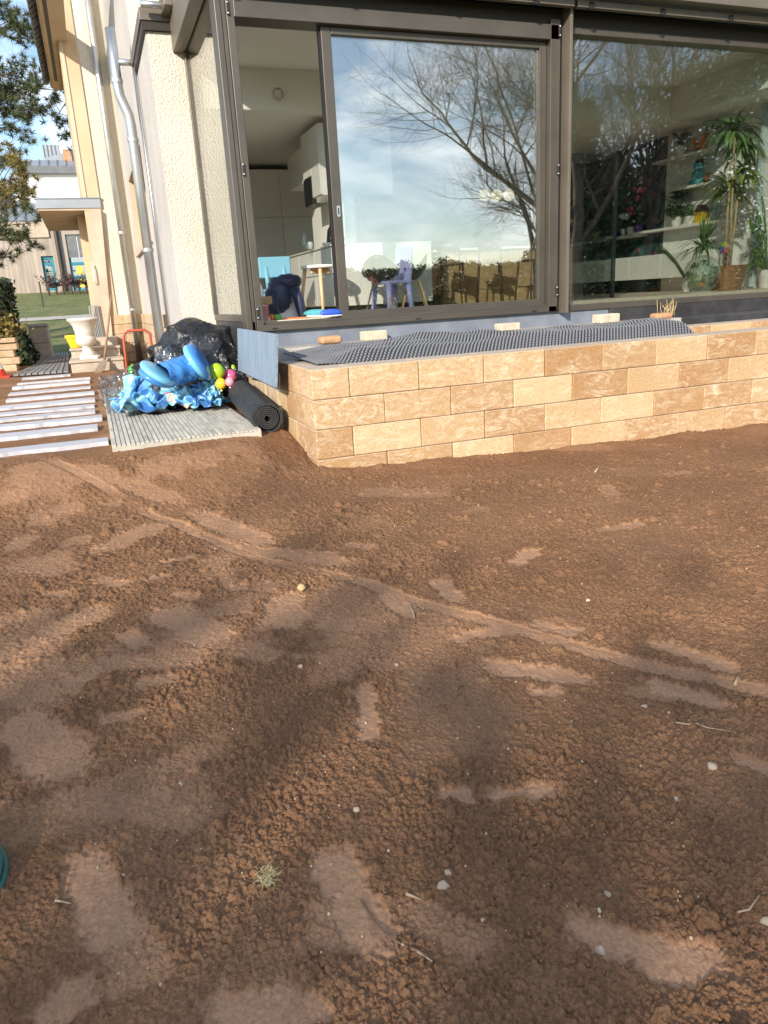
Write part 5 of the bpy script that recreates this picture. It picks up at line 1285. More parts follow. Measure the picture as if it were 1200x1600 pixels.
for i in range(n_ + 1):
    t = i / n_; p = A + dv * t
    for j in range(k_):
        a = 2 * math.pi * j / k_; r_ = .115 * (1 + .10 * math.sin(t * 26 + 2 * math.sin(2 * a)) * math.sin(a * 4 + t * 9)) 
        body.v.append(tuple(p + s1 * math.cos(a) * r_ * 1.15 + s2 * math.sin(a) * r_))
for i in range(n_):
    for j in range(k_):
        a, b = i * k_ + j, i * k_ + (j + 1) % k_; body.f.append((a, b, b + k_, a + k_))
body.build('tube', 'pool_blue', fl, smooth=True, fix=True)
tag(sheet('plastic_bag', SHEET_BAG, 'clear_film', None), 'see-through plastic bag left of the paddling pool', 'bag')
crumple('plastic_bag', 'clear_film', (.62, 7.38, GL), (.20, .16, .58), 'clear crinkled plastic sheet between tarpaulin and blue float', 'bag', amp=.2, seed=45, freq=1.0, floor=GL + .05)
for nm, c in (('lime', (.36, .56, .015)), ('pink', (.72, .10, .25)), ('rose', (.80, .32, .40)), ('orange', (.78, .22, .03)), ('sun', (.80, .55, .03))):
    M('balloon_' + nm, c, .25, coat=.3)
def balloon(px, py, y, r, m, label, tilt=(0, 0), sq=1.12):
    c = at(px, py, y=y); t = thing('balloon', label, 'balloon', c, 'party balloons beside the rolled mat')
    MB().ball(c, (r, r, r * sq), 24, 16, lambda d: 1 - .10 * max(0, -d.z) ** 2).build('skin', m, t, smooth=True)
    k = c + Vector((0, 0, -r * sq * .93)); MB().lathe([(.006, .012), (.012, -.01), (.0, -.006)], k, 8).build('knot', m, t)
balloon(339, 581, 7.05, .072, 'balloon_lime', 'large lime green balloon in front of the tarpaulin')
balloon(355, 568, 7.35, .048, 'balloon_lime', 'smaller lime balloon high up against the plinth')
balloon(364, 576, 7.25, .030, 'balloon_lime', 'smallest lime balloon beside the stone plinth', sq=1.3)
balloon(360, 588, 7.1, .058, 'balloon_pink', 'magenta balloon behind the pink one')
balloon(359, 597, 6.95, .042, 'balloon_rose', 'pale pink balloon above the rolled mat')
balloon(351, 587, 7.2, .05, 'balloon_orange', 'orange balloon between the lime and magenta balloons')
balloon(345, 600, 7.0, .052, 'balloon_sun', 'yellow balloon lying beside the pool')
# red hand truck frame
M('red_metal', (0.45, 0.07, 0.03), .45, c2=(0.5, 0.11, 0.06), scale=9)
ht = thing('hand_truck', 'red tubular hand truck behind the tarpaulin', 'hand truck', (.3, 8.6, GL))
yh = 8.6
a1, a2, a3 = at(195, 570, y=yh), at(193, 528, y=yh), at(200, 517, y=yh); b1 = at(226, 516, y=yh)
MB().tube([(a1.x, yh, GL), (a2.x, yh, a2.z), (a2.x + .02, yh, a2.z + .05), (a3.x, yh, a3.z), (b1.x, yh, a3.z), (b1.x + .05, yh, a3.z - .04), (b1.x + .06, yh, GL)], .014, 10).build('frame', 'red_metal', ht, smooth=True)
MB().tube([(a1.x, yh, GL + .25), (b1.x + .06, yh, GL + .25)], .010, 8).build('crossbar', 'red_metal', ht, smooth=True)
MB().box(a1.x, b1.x + .06, yh - .14, yh, GL, GL + .012).build('toe_plate', 'red_metal', ht)
# green scrap by the truck
tag(MB().ball((.33, 8.35, GL + .36), (.06, .05, .05), 14, 10, lambda d: 1 + .3 * math.sin(d.x * 7 + d.z * 9)).build('cord_bundle', 'green_toy', smooth=True), 'small green bundle between hand truck and tarpaulin', 'bundle')
# ------------------------------------------------------------------ steps, urn, shovel, pots
ys = 13.6
sx0, sx1 = at(109, 560, y=ys).x, at(192, 558, y=ys).x
stp = thing('entrance_steps', 'weathered pale stone steps in front of the house entrance', 'steps', (sx0, ys, GL))
M('step_stone', (0.40, 0.33, 0.26), .9, c2=(0.53, 0.46, 0.38), scale=6, detail=9, bump=.3, bscale=50)
hz1 = at(120, 565, y=ys).z
bx('step', 'step_stone', (sx0, sx1, ys, ys + 1.5, GL - .05, hz1 - .03), stp, .01); bx('tread', 'step_stone', (sx0 - .02, sx1 + .01, ys - .03, ys + 1.5, hz1 - .028, hz1 + .015), stp, .008)
hz2 = hz1 + .15
bx('step', 'step_stone', (sx0 + .02, sx1 - .02, ys + .55, ys + 1.55, hz1 + .016, hz2), stp, .01); bx('tread', 'step_stone', (sx0, sx1, ys + .52, ys + 1.55, hz2 + .001, hz2 + .04), stp, .008)
bx('step', 'step_stone', (sx0 + .34, sx1 - .02, ys + 1.0, ys + 1.58, hz2 + .041, hz2 + .18), stp, .01)
M('urn_white', (0.58, 0.55, 0.50), .6, c2=(0.66, 0.64, 0.59), scale=8)
c = at(138, 553, y=ys + .22); sc_u = (at(138, 496, y=ys + .22).z - (hz1 + .016))
ur = thing('garden_urn', 'white classical urn planter on the entrance steps', 'urn', (c.x, ys + .22, hz1 + .016))
U = lambda prof: [(r * sc_u, z * sc_u) for r, z in prof]
ub = (c.x, ys + .22, hz1 + .016)
MB().box(c.x - .21 * sc_u, c.x + .21 * sc_u, ys + .22 - .21 * sc_u, ys + .22 + .21 * sc_u, hz1 + .016, hz1 + .016 + .09 * sc_u).build('foot', 'urn_white', ur, bevel=.008)
MB().lathe(U([(.19, .09), (.20, .12), (.14, .17), (.115, .25), (.125, .31), (.19, .34), (.23, .40), (.245, .47), (.235, .53), (.215, .555), (.225, .575), (.235, .68), (.265, .80), (.32, .90), (.36, .935), (.375, .96), (.37, .99), (.33, 1.0), (.29, .97), (.24, .82), (.0, .8)]), ub, 36).build('bowl', 'urn_white', ur, smooth=True, fix=True)
c = at(117, 540, y=ys + .75)
fp = thing('flower_pot', 'yellow plastic flower pot behind the white urn', 'flower pot', (c.x + .02, ys + .78, hz2 + .04))
MB().lathe([(.10, 0), (.15, .17), (.165, .17), (.165, .22), (.15, .22), (.13, .16), (0, .16)], (c.x + .02, ys + .78, hz2 + .045), 24).build('pot', 'balloon_sun', fp, fix=True)
mb = MB(); rr = random.Random(9); rosette(mb, Vector((c.x + .02, ys + .78, hz2 + .2)), 30, .14, .01, .8, (.5, 1.5), rr); mb.build('leaves', 'leaf', fp, smooth=True)
sh = thing('shovel', 'old shovel with long wooden handle leaning by the steps', 'shovel', (.3, ys - .1, GL))
M('old_wood', (0.24, 0.15, 0.09), .8, c2=(0.33, 0.23, 0.14), scale=12); M('rust_steel', (0.26, 0.20, 0.15), .6, .3, c2=(0.36, 0.29, 0.22), scale=12)
t0_, t1_ = at(163, 565, y=ys - .12), at(174, 461, y=ys + .1)
MB().tube([t0_, t0_.lerp(t1_, .5), t1_], [.02, .018, .017], 8).build('handle', 'old_wood', sh, smooth=True)
MB().obox(t0_.lerp(t1_, .32), (.03, 0, 0), (0, .008, 0), (0, 0, .012)).build('step_bar', 'old_wood', sh)
bl = [at(160, 563, y=ys - .12), at(168, 563, y=ys - .12), at(164, 578, y=ys - .25), at(152, 586, y=ys - .35), at(147, 585, y=ys - .35), at(151, 573, y=ys - .22)]
MB().prism(bl, (0, -.01, .006)).build('blade', 'rust_steel', sh, fix=True)
# grey duckboards beyond the planks
M('duckboard', (0.17, 0.165, 0.16), .8, c2=(0.26, 0.25, 0.245), scale=6, rand=.1)
quads = [[(20, 588), (108, 582), (108, 568), (55, 571)], [(56, 570), (108, 566), (107, 545), (82, 546)], [(81, 544), (111, 542), (112, 532), (80, 533)]]
labs = ['grey wooden duckboard just beyond the white planks', 'grey wooden duckboard beside the entrance steps', 'farthest grey duckboard at the edge of the lawn']
for qd, lab in zip(quads, labs):
    P = [at(a, b, z=GL + .02) for a, b in qd]
    if P[0].y > 20: P = [at(a, b, z=GL + .12) for a, b in qd]
    t = thing('duckboard', lab, 'duckboard', P[0], 'grey duckboards on the path'); ns_ = 9
    for i in range(ns_):
        u0, u1 = i / ns_ + .012, (i + 1) / ns_ - .012
        f0, f1, g0_, g1 = P[0].lerp(P[1], u0), P[0].lerp(P[1], u1), P[3].lerp(P[2], u0), P[3].lerp(P[2], u1)
        MB().prism([f0, f1, g1, g0_], (0, 0, .03)).build('slat', 'duckboard', t, fix=True)
    MB().prism([P[0] + Vector((0, 0, -.01)), P[1] + Vector((0, 0, -.01)), P[2] + Vector((0, 0, -.01)), P[3] + Vector((0, 0, -.01))], (0, 0, .012)).build('bearer', 'black_matt', t, fix=True)
# ------------------------------------------------------------------ small things on the soil
M('pebble', (0.40, 0.29, 0.18), .9, c2=(0.60, 0.48, 0.34), scale=30, rand=.2)
M('pebble_red', (0.55, 0.13, 0.06), .8); M('pebble_tan', (0.46, 0.34, 0.16), .85)
def stone_mesh(seed, m, flat=.75):
    rs = random.Random(seed); ph = [rs.uniform(0, 6) for _ in range(6)]
    fn = lambda d: 1 + .16 * math.sin(d.x * 3 + ph[0]) * math.sin(d.y * 3.3 + ph[1]) + .12 * math.sin(d.z * 4 + ph[2]) + .07 * math.sin(d.x * 7 + ph[3])
    return MB().ball((0, 0, 0), (1, .8, flat), 12, 8, fn).mesh('pebble', m, smooth=True)
SM = [stone_mesh(s, 'pebble') for s in range(6)]; SR = stone_mesh(9, 'pebble_red'); ST = stone_mesh(10, 'pebble_tan', .5)
def put_stone(px, py, r, me, label, sz=1):
    p = G0(px, py); z = soil_z(p.x, p.y); p = at(px, py, z=z)
    o = link('pebble', me); o.location = (p.x, p.y, soil_z(p.x, p.y) - r * .05); o.scale = (r, r, r); o.rotation_euler = (random.uniform(-.3, .3), random.uniform(-.3, .3), random.uniform(0, 6))
    return tag(o, label, 'stone', 'pebbles lying on the soil')
put_stone(471, 920, .024, ST, 'round tan stone on the soil in front of the wall\'s corner, largest stone lying there').location.z += .010
put_stone(358, 1241, .0075, SR, 'tiny red chip on the soil in the left foreground')
for i, (px, py, r, lab) in enumerate(((282, 1225, .010, 'white pebble left of the tiny red chip'), (557, 1265, .010, 'pale oval pebble below the footprint in the middle'), (1113, 1197, .0135, 'angular white stone near the right edge of the soil'), (692, 1386, .0135, 'white pebble right of the large shoe print'),
                                    (1008, 1102, .011, 'cream pebble below the long print at the right'), (470, 1042, .010, 'small pale stone in the left half, halfway to the wall'), (938, 1486, .013, 'rosy stone in the lower right shoe print'), (700, 1365, .008, 'small tan pebble just above the white pebble by the print'),
                                    (505, 1183, .008, 'small white pebble left of centre'), (755, 1436, .008, 'small cream pebble in the lower right middle'), (893, 1128, .008, 'pale pebble below the double print'), (919, 939, .010, 'pale pebble between the wheel track and the wall, on the right'), (1057, 1244, .011, 'dull pale stone on the right near the angular white stone'), (620, 1040, .008, 'pale pebble just below the wheel track'), (949, 1398, .009, 'tan pebble above the lower right shoe print'), (1198, 1440, .012, 'beige stone at the right edge of the picture'))):
    put_stone(px, py, r, SM[i % 6], lab)
# the countless chips: one object
rr = random.Random(21); mb = MB()
for i in range(300):
    r_ = 1.1 * (6.5 / 1.1) ** rr.random(); th = YAW + rr.uniform(-.5, .5)
    x, y = r_ * math.sin(th), r_ * math.cos(th)
    if y > 4.9 and x > 1.2: continue
    mb.ball((x, y, 0), (rr.uniform(.0012, .0042),) * 3, 6, 4)
cx = np.array([v[0] for v in mb.v]); cyy = np.array([v[1] for v in mb.v]); zz = soil_fields(cx, cyy)[0]
k = 6 * 5
for i in range(0, len(mb.v), k):
    z0 = float(zz[i:i + k].mean()) + .0015
    for j in range(i, i + k): mb.v[j] = (mb.v[j][0], mb.v[j][1], mb.v[j][2] + z0)
o = mb.build('grit', 'pebble', smooth=True); kind(o, 'stuff'); o['label'] = 'pale stone chips scattered through the soil'; o['category'] = 'gravel'
# larger loose soil lumps, too many to count
lm = MB(); rr = random.Random(31)
for i in range(700):
    r_ = 1.0 * (6.0 / 1.0) ** rr.random(); th = YAW + rr.uniform(-.52, .52); x, y = r_ * math.sin(th), r_ * math.cos(th)
    if y > 4.85 and x > 1.1: continue
    s_ = rr.uniform(.003, .0075); a = rr.uniform(0, 6)
    lm.ball((x, y, 0), (s_, s_ * .85, s_ * .8), 7, 5, lambda d: 1 + .2 * math.sin(d.x * 4 + a) + .15 * math.sin(d.y * 6 + a * 2))
cx = np.array([v[0] for v in lm.v]); cyy = np.array([v[1] for v in lm.v]); zz, cc = soil_fields(cx, cyy); k = 42
vv = []
for i in range(0, len(lm.v), k):
    z0 = float(zz[i:i + k].mean()) + (.002 if cc[i] < .5 else -.5)
    for j in range(i, i + k): vv.append((lm.v[j][0], lm.v[j][1], lm.v[j][2] + z0))
lm.v = vv
o = lm.build('soil_crumbs', 'soil', smooth=True); kind(o, 'stuff'); o['label'] = 'loose crumbs of brown soil'; o['category'] = 'soil'
# twigs
def twig(pts, r, m, label, cat='twig'):
    P = []
    for a in pts:
        g = G0(*a); g.z = soil_z(g.x, g.y) + r * 1.2 + .002; P.append(g)
    return tag(MB().tube(P, [r] * (len(P) - 1) + [r * .5], 6).build('twig', m, smooth=True), label, cat)
M('twig_pale', (0.50, 0.36, 0.22), .8); M('twig_brown', (0.20, 0.12, 0.07), .8)
twig([(565, 1412), (585, 1445), (605, 1468), (628, 1484), (655, 1494), (675, 1510)], .0022, 'twig_brown', 'thin curved root across the middle foreground')
twig([(628, 1484), (650, 1492), (676, 1512)], .0024, 'twig_pale', 'pale end piece of root in the middle foreground')
twig([(1055, 1135), (1075, 1138), (1088, 1135), (1105, 1142), (1150, 1150)], .0022, 'twig_pale', 'pale wavy root near the right edge')
twig([(1152, 1430), (1170, 1425), (1186, 1406)], .002, 'twig_pale', 'short bent twig at the lower right')
twig([(88, 1415), (112, 1416)], .0028, 'twig_pale', 'short straight stick in the lower left')
twig([(635, 1408), (658, 1413)], .0032, 'twig_pale', 'pale wood splinter left of the white pebble')
twig([(640, 948), (645, 958), (648, 972)], .004, 'twig_pale', 'bent pale stalk in the wheel track')
twig([(1148, 1074), (1152, 1062)], .005, 'twig_pale', 'short pale stick at the right end of the wheel track')
twig([(690, 1440), (705, 1418)], .0015, 'twig_brown', 'thin dark stem in the lower middle')
twig([(930, 728), (938, 718)], .006, 'twig_pale', 'pale splinter near the middle of the wall')
# straw-green grass tuft
tf = thing('grass_tuft', 'torn tuft of yellow green grass lying on the soil', 'grass tuft', G0(417, 1382))
M('tuft_green', (0.36, 0.29, 0.09), .7, c2=(0.62, 0.50, 0.24), scale=40)
mb = MB(); c = G0(417, 1384); c.z = soil_z(c.x, c.y); rr = random.Random(4)
for i in range(110):
    a = rr.uniform(0, 6.28); b = c + Vector((rr.gauss(0, .008), rr.gauss(0, .012), .002))
    e = rr.uniform(.05, .8); leaf(mb, b, (math.cos(a) * math.cos(e), math.sin(a) * math.cos(e), math.sin(e)), rr.uniform(.010, .032), .0008, 1.4, 4)
mb.build('blades', 'tuft_green', tf, smooth=True)
# green hose at the left edge
M('hose_green', (0.012, 0.10, 0.085), .4)
hz_ = thing('garden_hose', 'coil of dark green hose at the left edge of the picture', 'hose', (-.5, 1.65, 0))
p = at(2, 1355, z=.03)
for k in range(4):
    R0 = .17 - k * .012; cx_ = p.x - .165 + .004 * k
    pts = [(cx_ + R0 * math.cos(a), p.y + R0 * 1.0 * math.sin(a), .018 + .016 * k + .004 * math.sin(3 * a)) for a in np.linspace(0, 2 * math.pi, 40)]
    MB().tube(pts, .0085, 8, cap=False).build('loop', 'hose_green', hz_, smooth=True)
# ------------------------------------------------------------------ vegetation helpers
M('bark', (0.075, 0.055, 0.042), .9, c2=(0.13, 0.10, 0.08), scale=9, bump=.6, bscale=20, bdist=.02)
M('pine_needles', (0.034, 0.058, 0.020), .6, c2=(0.095, 0.115, 0.045), scale=3, lo=.3, hi=.7)
M('thuja_gold', (0.09, 0.085, 0.02), .6, c2=(0.24, 0.18, 0.04), scale=3)
M('evergreen', (0.014, 0.030, 0.013), .6, c2=(0.05, 0.075, 0.03), scale=1.6)
M('olive_leaf', (0.06, 0.075, 0.025), .6, c2=(0.13, 0.13, 0.05), scale=1.6)
M('ivy', (0.012, 0.026, 0.012), .4, c2=(0.045, 0.075, 0.03), scale=4)
M('purple_twig', (0.055, 0.030, 0.028), .8, c2=(0.09, 0.05, 0.045), scale=3)
nr = np.random.default_rng(5)
def quads_mesh(name, C, size, m, aspect=.6, updir=None):
    """one leaf-sized kite per centre"""
    n = len(C); a = nr.normal(size=(n, 3)); a /= np.linalg.norm(a, axis=1)[:, None]
    b = np.cross(a, nr.normal(size=(n, 3))); b /= np.linalg.norm(b, axis=1)[:, None]
    s = size * nr.uniform(.6, 1.3, (n, 1))
    V = np.stack([C - a * s, C - b * s * aspect, C + a * s, C + b * s * aspect], 1).reshape(-1, 3).astype(np.float32)
    q = np.arange(4 * n, dtype=np.int32)
    me = bpy.data.meshes.new(name); me.vertices.add(4 * n); me.vertices.foreach_set('co', V.ravel()); me.loops.add(4 * n); me.loops.foreach_set('vertex_index', q)
    me.polygons.add(n); me.polygons.foreach_set('loop_start', np.arange(0, 4 * n, 4, dtype=np.int32)); me.polygons.foreach_set('loop_total', np.full(n, 4, np.int32)); me.update(calc_edges=True)
    me.materials.append(MAT[m]); return me
def needles(C, n_each, ln, wd, m, name='needles', bias=(0, 0, .4)):
    n = len(C) * n_each; P = np.repeat(C, n_each, 0); d = nr.normal(size=(n, 3)) + np.array(bias); d /= np.linalg.norm(d, axis=1)[:, None]
    s = np.cross(d, nr.normal(size=(n, 3))); s /= np.linalg.norm(s, axis=1)[:, None]
    L_ = ln * nr.uniform(.6, 1.15, (n, 1))
    V = np.stack([P - s * wd, P + s * wd, P + d * L_], 1).reshape(-1, 3).astype(np.float32)
    me = bpy.data.meshes.new(name); me.vertices.add(3 * n); me.vertices.foreach_set('co', V.ravel()); me.loops.add(3 * n); me.loops.foreach_set('vertex_index', np.arange(3 * n, dtype=np.int32))
    me.polygons.add(n); me.polygons.foreach_set('loop_start', np.arange(0, 3 * n, 3, dtype=np.int32)); me.polygons.foreach_set('loop_total', np.full(n, 3, np.int32)); me.update(calc_edges=True)
    me.materials.append(MAT[m]); return me
def bare_tree(label, x, y, h, seed, m='bark', spread=.62, lean=(0, 0), z0=0, depth=7, r0=None, low=.22):
    rr = random.Random(seed); t = thing('bare_tree', label, 'tree', (x, y, z0)); tr = MB(); br = MB()
    def grow(p, d, ln, r, k, mb):
        n = 4; pts = [p]; rs = [r]; dd = d.copy()
        for i in range(n):
            dd = (dd + Vector((rr.gauss(0, .10), rr.gauss(0, .10), rr.gauss(0, .07) + .03))).normalized(); pts.append(pts[-1] + dd * ln / n); rs.append(r * (1 - .38 * (i + 1) / n))
        mb.tube(pts, rs, 7 if k < 2 else 4 if k < 4 else 3, cap=False)
        if k >= depth: return
        nb = 3 if k < 4 else rr.choice((2, 3))
        for j in range(nb):
            ti = rr.uniform(low if k else .45, 1.0); ii = min(int(ti * n), n - 1); q = pts[ii].lerp(pts[ii + 1], ti * n - ii)
            ax = Vector((rr.gauss(0, 1), rr.gauss(0, 1), rr.gauss(0, .6))); ax = (ax - dd * ax.dot(dd)).normalized()
            nd = (dd * (1 - spread * .55) + ax * spread * rr.uniform(.7, 1.2)).normalized(); nd.z += .06; nd.normalize()
            grow(q, nd, ln * rr.uniform(.60, .80), rs[ii] * rr.uniform(.45, .68), k + 1, br)
        if k < depth: grow(pts[-1], dd, ln * .72, rs[-1], k + 1, br)
    grow(Vector((x, y, z0 - .1)), Vector((lean[0], lean[1], 1)).normalized(), h * .30, r0 or h * .017, 0, tr)
    tr.build('trunk', m, t, smooth=True); br.build('branches', m, t, smooth=True); return t
def leafy_tree(name, label, x, y, h, r, m, n=7000, leaf_=.13, z0=0, shape='cone', clump=60, base=.1, group=None, seed=0):
    g = np.random.default_rng(seed + 100)
    t = thing(name, label, 'tree', (x, y, z0), group)
    MB().tube([(x, y, z0 - .1), (x + .05, y, z0 + h * .5), (x, y, z0 + h * .92)], [h * .018, h * .012, .02], 8).build('trunk', 'bark', t, smooth=True)
    u = g.uniform(0, 1, clump) ** .8
    zc = base + (1 - base) * u
    rad = (1 - u) * .92 + .08 if shape == 'cone' else np.sin(np.pi * (0.08 + .88 * u)) ** .6
    a = g.uniform(0, 2 * np.pi, clump); rho = np.sqrt(g.uniform(.15, 1, clump)) * rad * r
    CC = np.stack([x + rho * np.cos(a), y + rho * np.sin(a), z0 + zc * h], -1)
    k = g.integers(0, clump, n); P = CC[k] + g.normal(size=(n, 3)) * np.array([.30, .30, .22]) * r * (.30 + .42 * rad[k])[:, None]
    link('crown', quads_mesh('crown', P, leaf_, m), t)
    lb = MB()
    for c in CC[:: max(1, clump // 26)]: lb.tube([(x, y, c[2] - .2 * r), tuple(c)], [.03 * h / 8, .01], 4, cap=False)
    lb.build('limbs', 'bark', t); return t

# ------------------------------------------------------------------ left: pine, hedge, piers
def pine(label, x, y, z0, h, dirs, seed, tuft=.085, per=44, gold=None):
    rr = random.Random(seed); t = thing('pine_tree', label, 'tree', (x, y, z0)); tr = MB(); tr.tube([(x, y, z0 - .2), (x + .1, y, z0 + h * .6), (x + .05, y, z0 + h)], [.2, .14, .05], 10); tr.build('trunk', 'bark', t, smooth=True)
    br = MB(); C = []; CG = []
    for (z, tip, sub) in dirs:
        s0 = Vector((x, y, z)); tip = Vector(tip); mid = s0.lerp(tip, .5) + Vector((0, rr.uniform(-.3, .3), .25)); pts = [s0, s0.lerp(mid, .5) + Vector((0, 0, .1)), mid, mid.lerp(tip, .55) + Vector((0, 0, .06)), tip]
        br.tube(pts, [.05, .042, .03, .02, .008], 6)
        for j in range(sub):
            tt = 1.2 + 2.8 * (j + rr.random()) / sub; i = min(int(tt), 3); p = pts[i].lerp(pts[i + 1], tt - i)
            d = Vector((rr.uniform(-.2, 1), rr.uniform(-.8, .8), rr.uniform(-.35, .55))).normalized(); ln = rr.uniform(.2, .8)
            e = p + d * ln; br.tube([p, p.lerp(e, .5) + Vector((0, 0, -.02)), e], [.012, .008, .004], 4)
            for kk in range(rr.randint(3, 6)):
                q = p.lerp(e, rr.uniform(.35, 1.05)) + Vector((rr.gauss(0, .08), rr.gauss(0, .09), rr.gauss(0, .08))); C.append(tuple(q))
    br.build('branches', 'bark', t, smooth=True)
    link('needles', needles(np.array(C), per, tuft * 1.25, .0065, 'pine_needles'), t)
    return t
py_ = 19.0
P_ = lambda px, py, y=py_: tuple(at(px, py, y=y))
dl = [(9.75, P_(28, -60), 30), (8.80, P_(22, 20), 30), (7.85, P_(40, 70), 30), (7.06, P_(24, 60), 26), (6.58, P_(36, 128), 28), (5.95, P_(50, 150), 26), (5.48, P_(75, 140), 26), (5.00, P_(30, 175), 30), (4.84, P_(72, 172), 26), (4.37, P_(20, 200), 30), (3.89, P_(25, 245), 26), (3.10, P_(35, 300), 22), (2.62, P_(45, 320), 22), (2.15, P_(40, 375), 24), (1.83, P_(20, 400), 24), (1.83, P_(28, 350), 22)]
pine('dark green pine with clumped needles hanging in from the left', -4.9, 19.8, .2, 13, dl, 3, tuft=.135)
y2 = 22.0
dl2 = [(9, P_(100, 118, y2), 14), (8.2, P_(92, 148, y2), 16), (7.9, P_(85, 150, y2), 12), (7.2, P_(90, 180, y2), 16), (5.9, P_(90, 222, y2), 16), (5.6, P_(110, 230, y2), 12)]
pine('farther pine whose branch tips show beside the house corner', 1.6, 22.6, .3, 11, dl2, 13, tuft=.15)
tg = thing('golden_shrub', 'golden yellow conifer shrub on the left below the pine', 'shrub', (-3.3, 17.6, .2))
C = []
for i in range(11):
    p = np.array(P_(nr.uniform(-25, 42), nr.uniform(228, 312), 17.4 + nr.uniform(-.3, .4))); 
    for k in range(7): C.append(p + nr.normal(size=3) * np.array([.09, .12, .075]))
link('foliage', needles(np.array(C), 26, .15, .009, 'thuja_gold', 'foliage', bias=(.5, 0, -.1)), tg)
mb = MB()
for k in range(9): mb.tube([(-3.3, 17.6, .2), (-2.6, 17.5, 2.0), P_(-5 + 6 * k, 225 + 8 * k, 17.5)], [.05, .035, .006], 5)
mb.build('stems', 'bark', tg, smooth=True)
# ivy hedge
iv = thing('ivy_hedge', 'tall dark ivy covered hedge at the left of the path', 'hedge', (-1.9, 16.6, GL))
n = 9000; u = nr.uniform(-1, 1, (n, 3)); u /= np.maximum(np.abs(u).max(1), 1e-6)[:, None]; u = np.sign(u) * np.abs(u) ** .9
cen = np.array([-2.35, 17.6, 1.0]); hal = np.array([.86, 1.1, .85])
Pp = cen + u * hal * (1 + nr.normal(size=(n, 1)) * .05); Pp[:, 0] += .08 * np.sin(Pp[:, 2] * 4) - .16 * (Pp[:, 2] - 1)
link('leaves', quads_mesh('leaves', Pp, .055, 'ivy', .8), iv)
MB().box(cen[0] - .62, cen[0] + .58, cen[1] - 1.3, cen[1] + 1.3, GL, 1.7).build('core', 'ivy', iv)
tg2 = thing('yellow_shrub', 'yellow leaved shrub at the foot of the ivy hedge', 'shrub', (-2.0, 15.6, GL))
c = np.array(at(-2, 512, y=15.5)); link('leaves', quads_mesh('leaves', c + nr.normal(size=(700, 3)) * np.array([.16, .12, .13]), .04, 'thuja_gold', .7), tg2); MB().tube([(c[0], c[1], GL), tuple(c)], .02, 6).build('stem', 'bark', tg2)
# stone pier left, concrete pier further
q0, q1 = at(0, 530, y=15.3), at(27, 560, y=15.3)
spr = thing('stone_pier', 'short rough stone pier at the left edge beside the hedge', 'pier', (q1.x - .2, 15.4, GL))
for j in range(4):
    for i in range(2):
        MB().box(-.17, .17, -.18, .18, -.062, .062).build('stone', 'sandstone', spr, bevel=.02, seg=2).location = (q1.x - .18 - i * .35 + (.05 if j % 2 else -.02), 15.45, GL + .06 + j * .128)
MB().box(q1.x - .6, q1.x + .03, 15.22, 15.68, GL + .515, GL + .60).build('cap', 'sandstone', spr, bevel=.015)
q0, q1, q2 = at(44, 506, y=18.6), at(77, 506, y=18.6), at(80, 546, y=18.6)
cp = thing('concrete_pier', 'low grey concrete block pier at the corner of the lawn', 'pier', (q0.x, 18.6, GL))
hh_ = (q1.z - GL - .05)
for j in range(2): MB().box(q0.x - .02, q2.x, 18.6, 19.3, GL + j * hh_ / 2 + .002, GL + (j + 1) * hh_ / 2 - .004).build('block', 'concrete', cp, bevel=.015)
MB().box(q0.x - .04, q2.x + .02, 18.57, 19.33, GL + hh_, GL + hh_ + .06).build('cap', 'concrete', cp, bevel=.01)
# traffic cone
M('cone_red', (0.62, 0.05, 0.02), .5)
c = at(1, 590, z=GL); cn = thing('traffic_cone', 'red and white traffic cone at the left edge', 'traffic cone', (c.x - .02, c.y, GL))
for m_, (r0_, z0_), (r1_, z1_) in (('cone_red', (.15, .03), (.115, .14)), ('white_plastic', (.115, .14), (.075, .27)), ('cone_red', (.075, .27), (.05, .36)), ('white_plastic', (.05, .36), (.03, .42))):
    MB().lathe([(r0_, z0_), (r1_, z1_)], (c.x - .04, c.y, GL), 20).build('band', m_, cn, smooth=False)
MB().box(c.x - .24, c.x + .16, c.y - .2, c.y + .2, GL, GL + .03).build('base', 'cone_red', cn, bevel=.008)
# ------------------------------------------------------------------ background buildings
M('far_concrete', (0.30, 0.25, 0.205), .9, c2=(0.46, 0.39, 0.33), scale=2.2, detail=9, stretch=(3, 1, .2)); M('blue_frame', (0.03, 0.22, 0.30), .5); M('dark_slab', (0.13, 0.14, 0.15), .6, c2=(0.18, 0.19, 0.2), scale=4)
M('far_white', (0.80, 0.78, 0.74), .9); M('paper_yellow', (0.70, 0.55, 0.08), .8)
yH = 36.0; gh = float(gz(0, yH)) - .05
hall = thing('concrete_hall', 'low weathered concrete building with blue framed windows beyond the lawn', 'building', (-2, yH, gh))
xA, xC = -7.0, 2.6
zt2 = at(40, 348, y=yH).z; zt1 = at(60, 400, y=yH).z
w1a, w1b = at(69, 455, y=yH), at(90, 455, y=yH); w1x0, w1x1 = w1a.x + .1, w1b.x + .05; w1z1 = at(75, 400, y=yH).z
w2x0, w2x1 = at(113, 440, y=yH).x, at(165, 440, y=yH).x; w2z0, w2z1 = at(125, 455, y=yH).z, at(125, 366, y=yH).z
for a, b, z0_, z1_ in ((xA, w1x0, gh, zt2), (w1x0, w1x1, w1z1, zt2), (w1x1, w2x0, gh, zt2 - .02), (w2x0, xC, w2z1, zt2 - .02)):
    bx('wall', 'far_concrete', (a, b, yH, yH + 1, z0_, z1_), hall, 0)
bx('wall', 'far_concrete', (w2x0, xC, yH, yH + 1, gh, w2z0), hall, 0); bx('wall', 'far_concrete', (w1x0, w1x1, yH, yH + 1, gh, w1a.z), hall, 0)
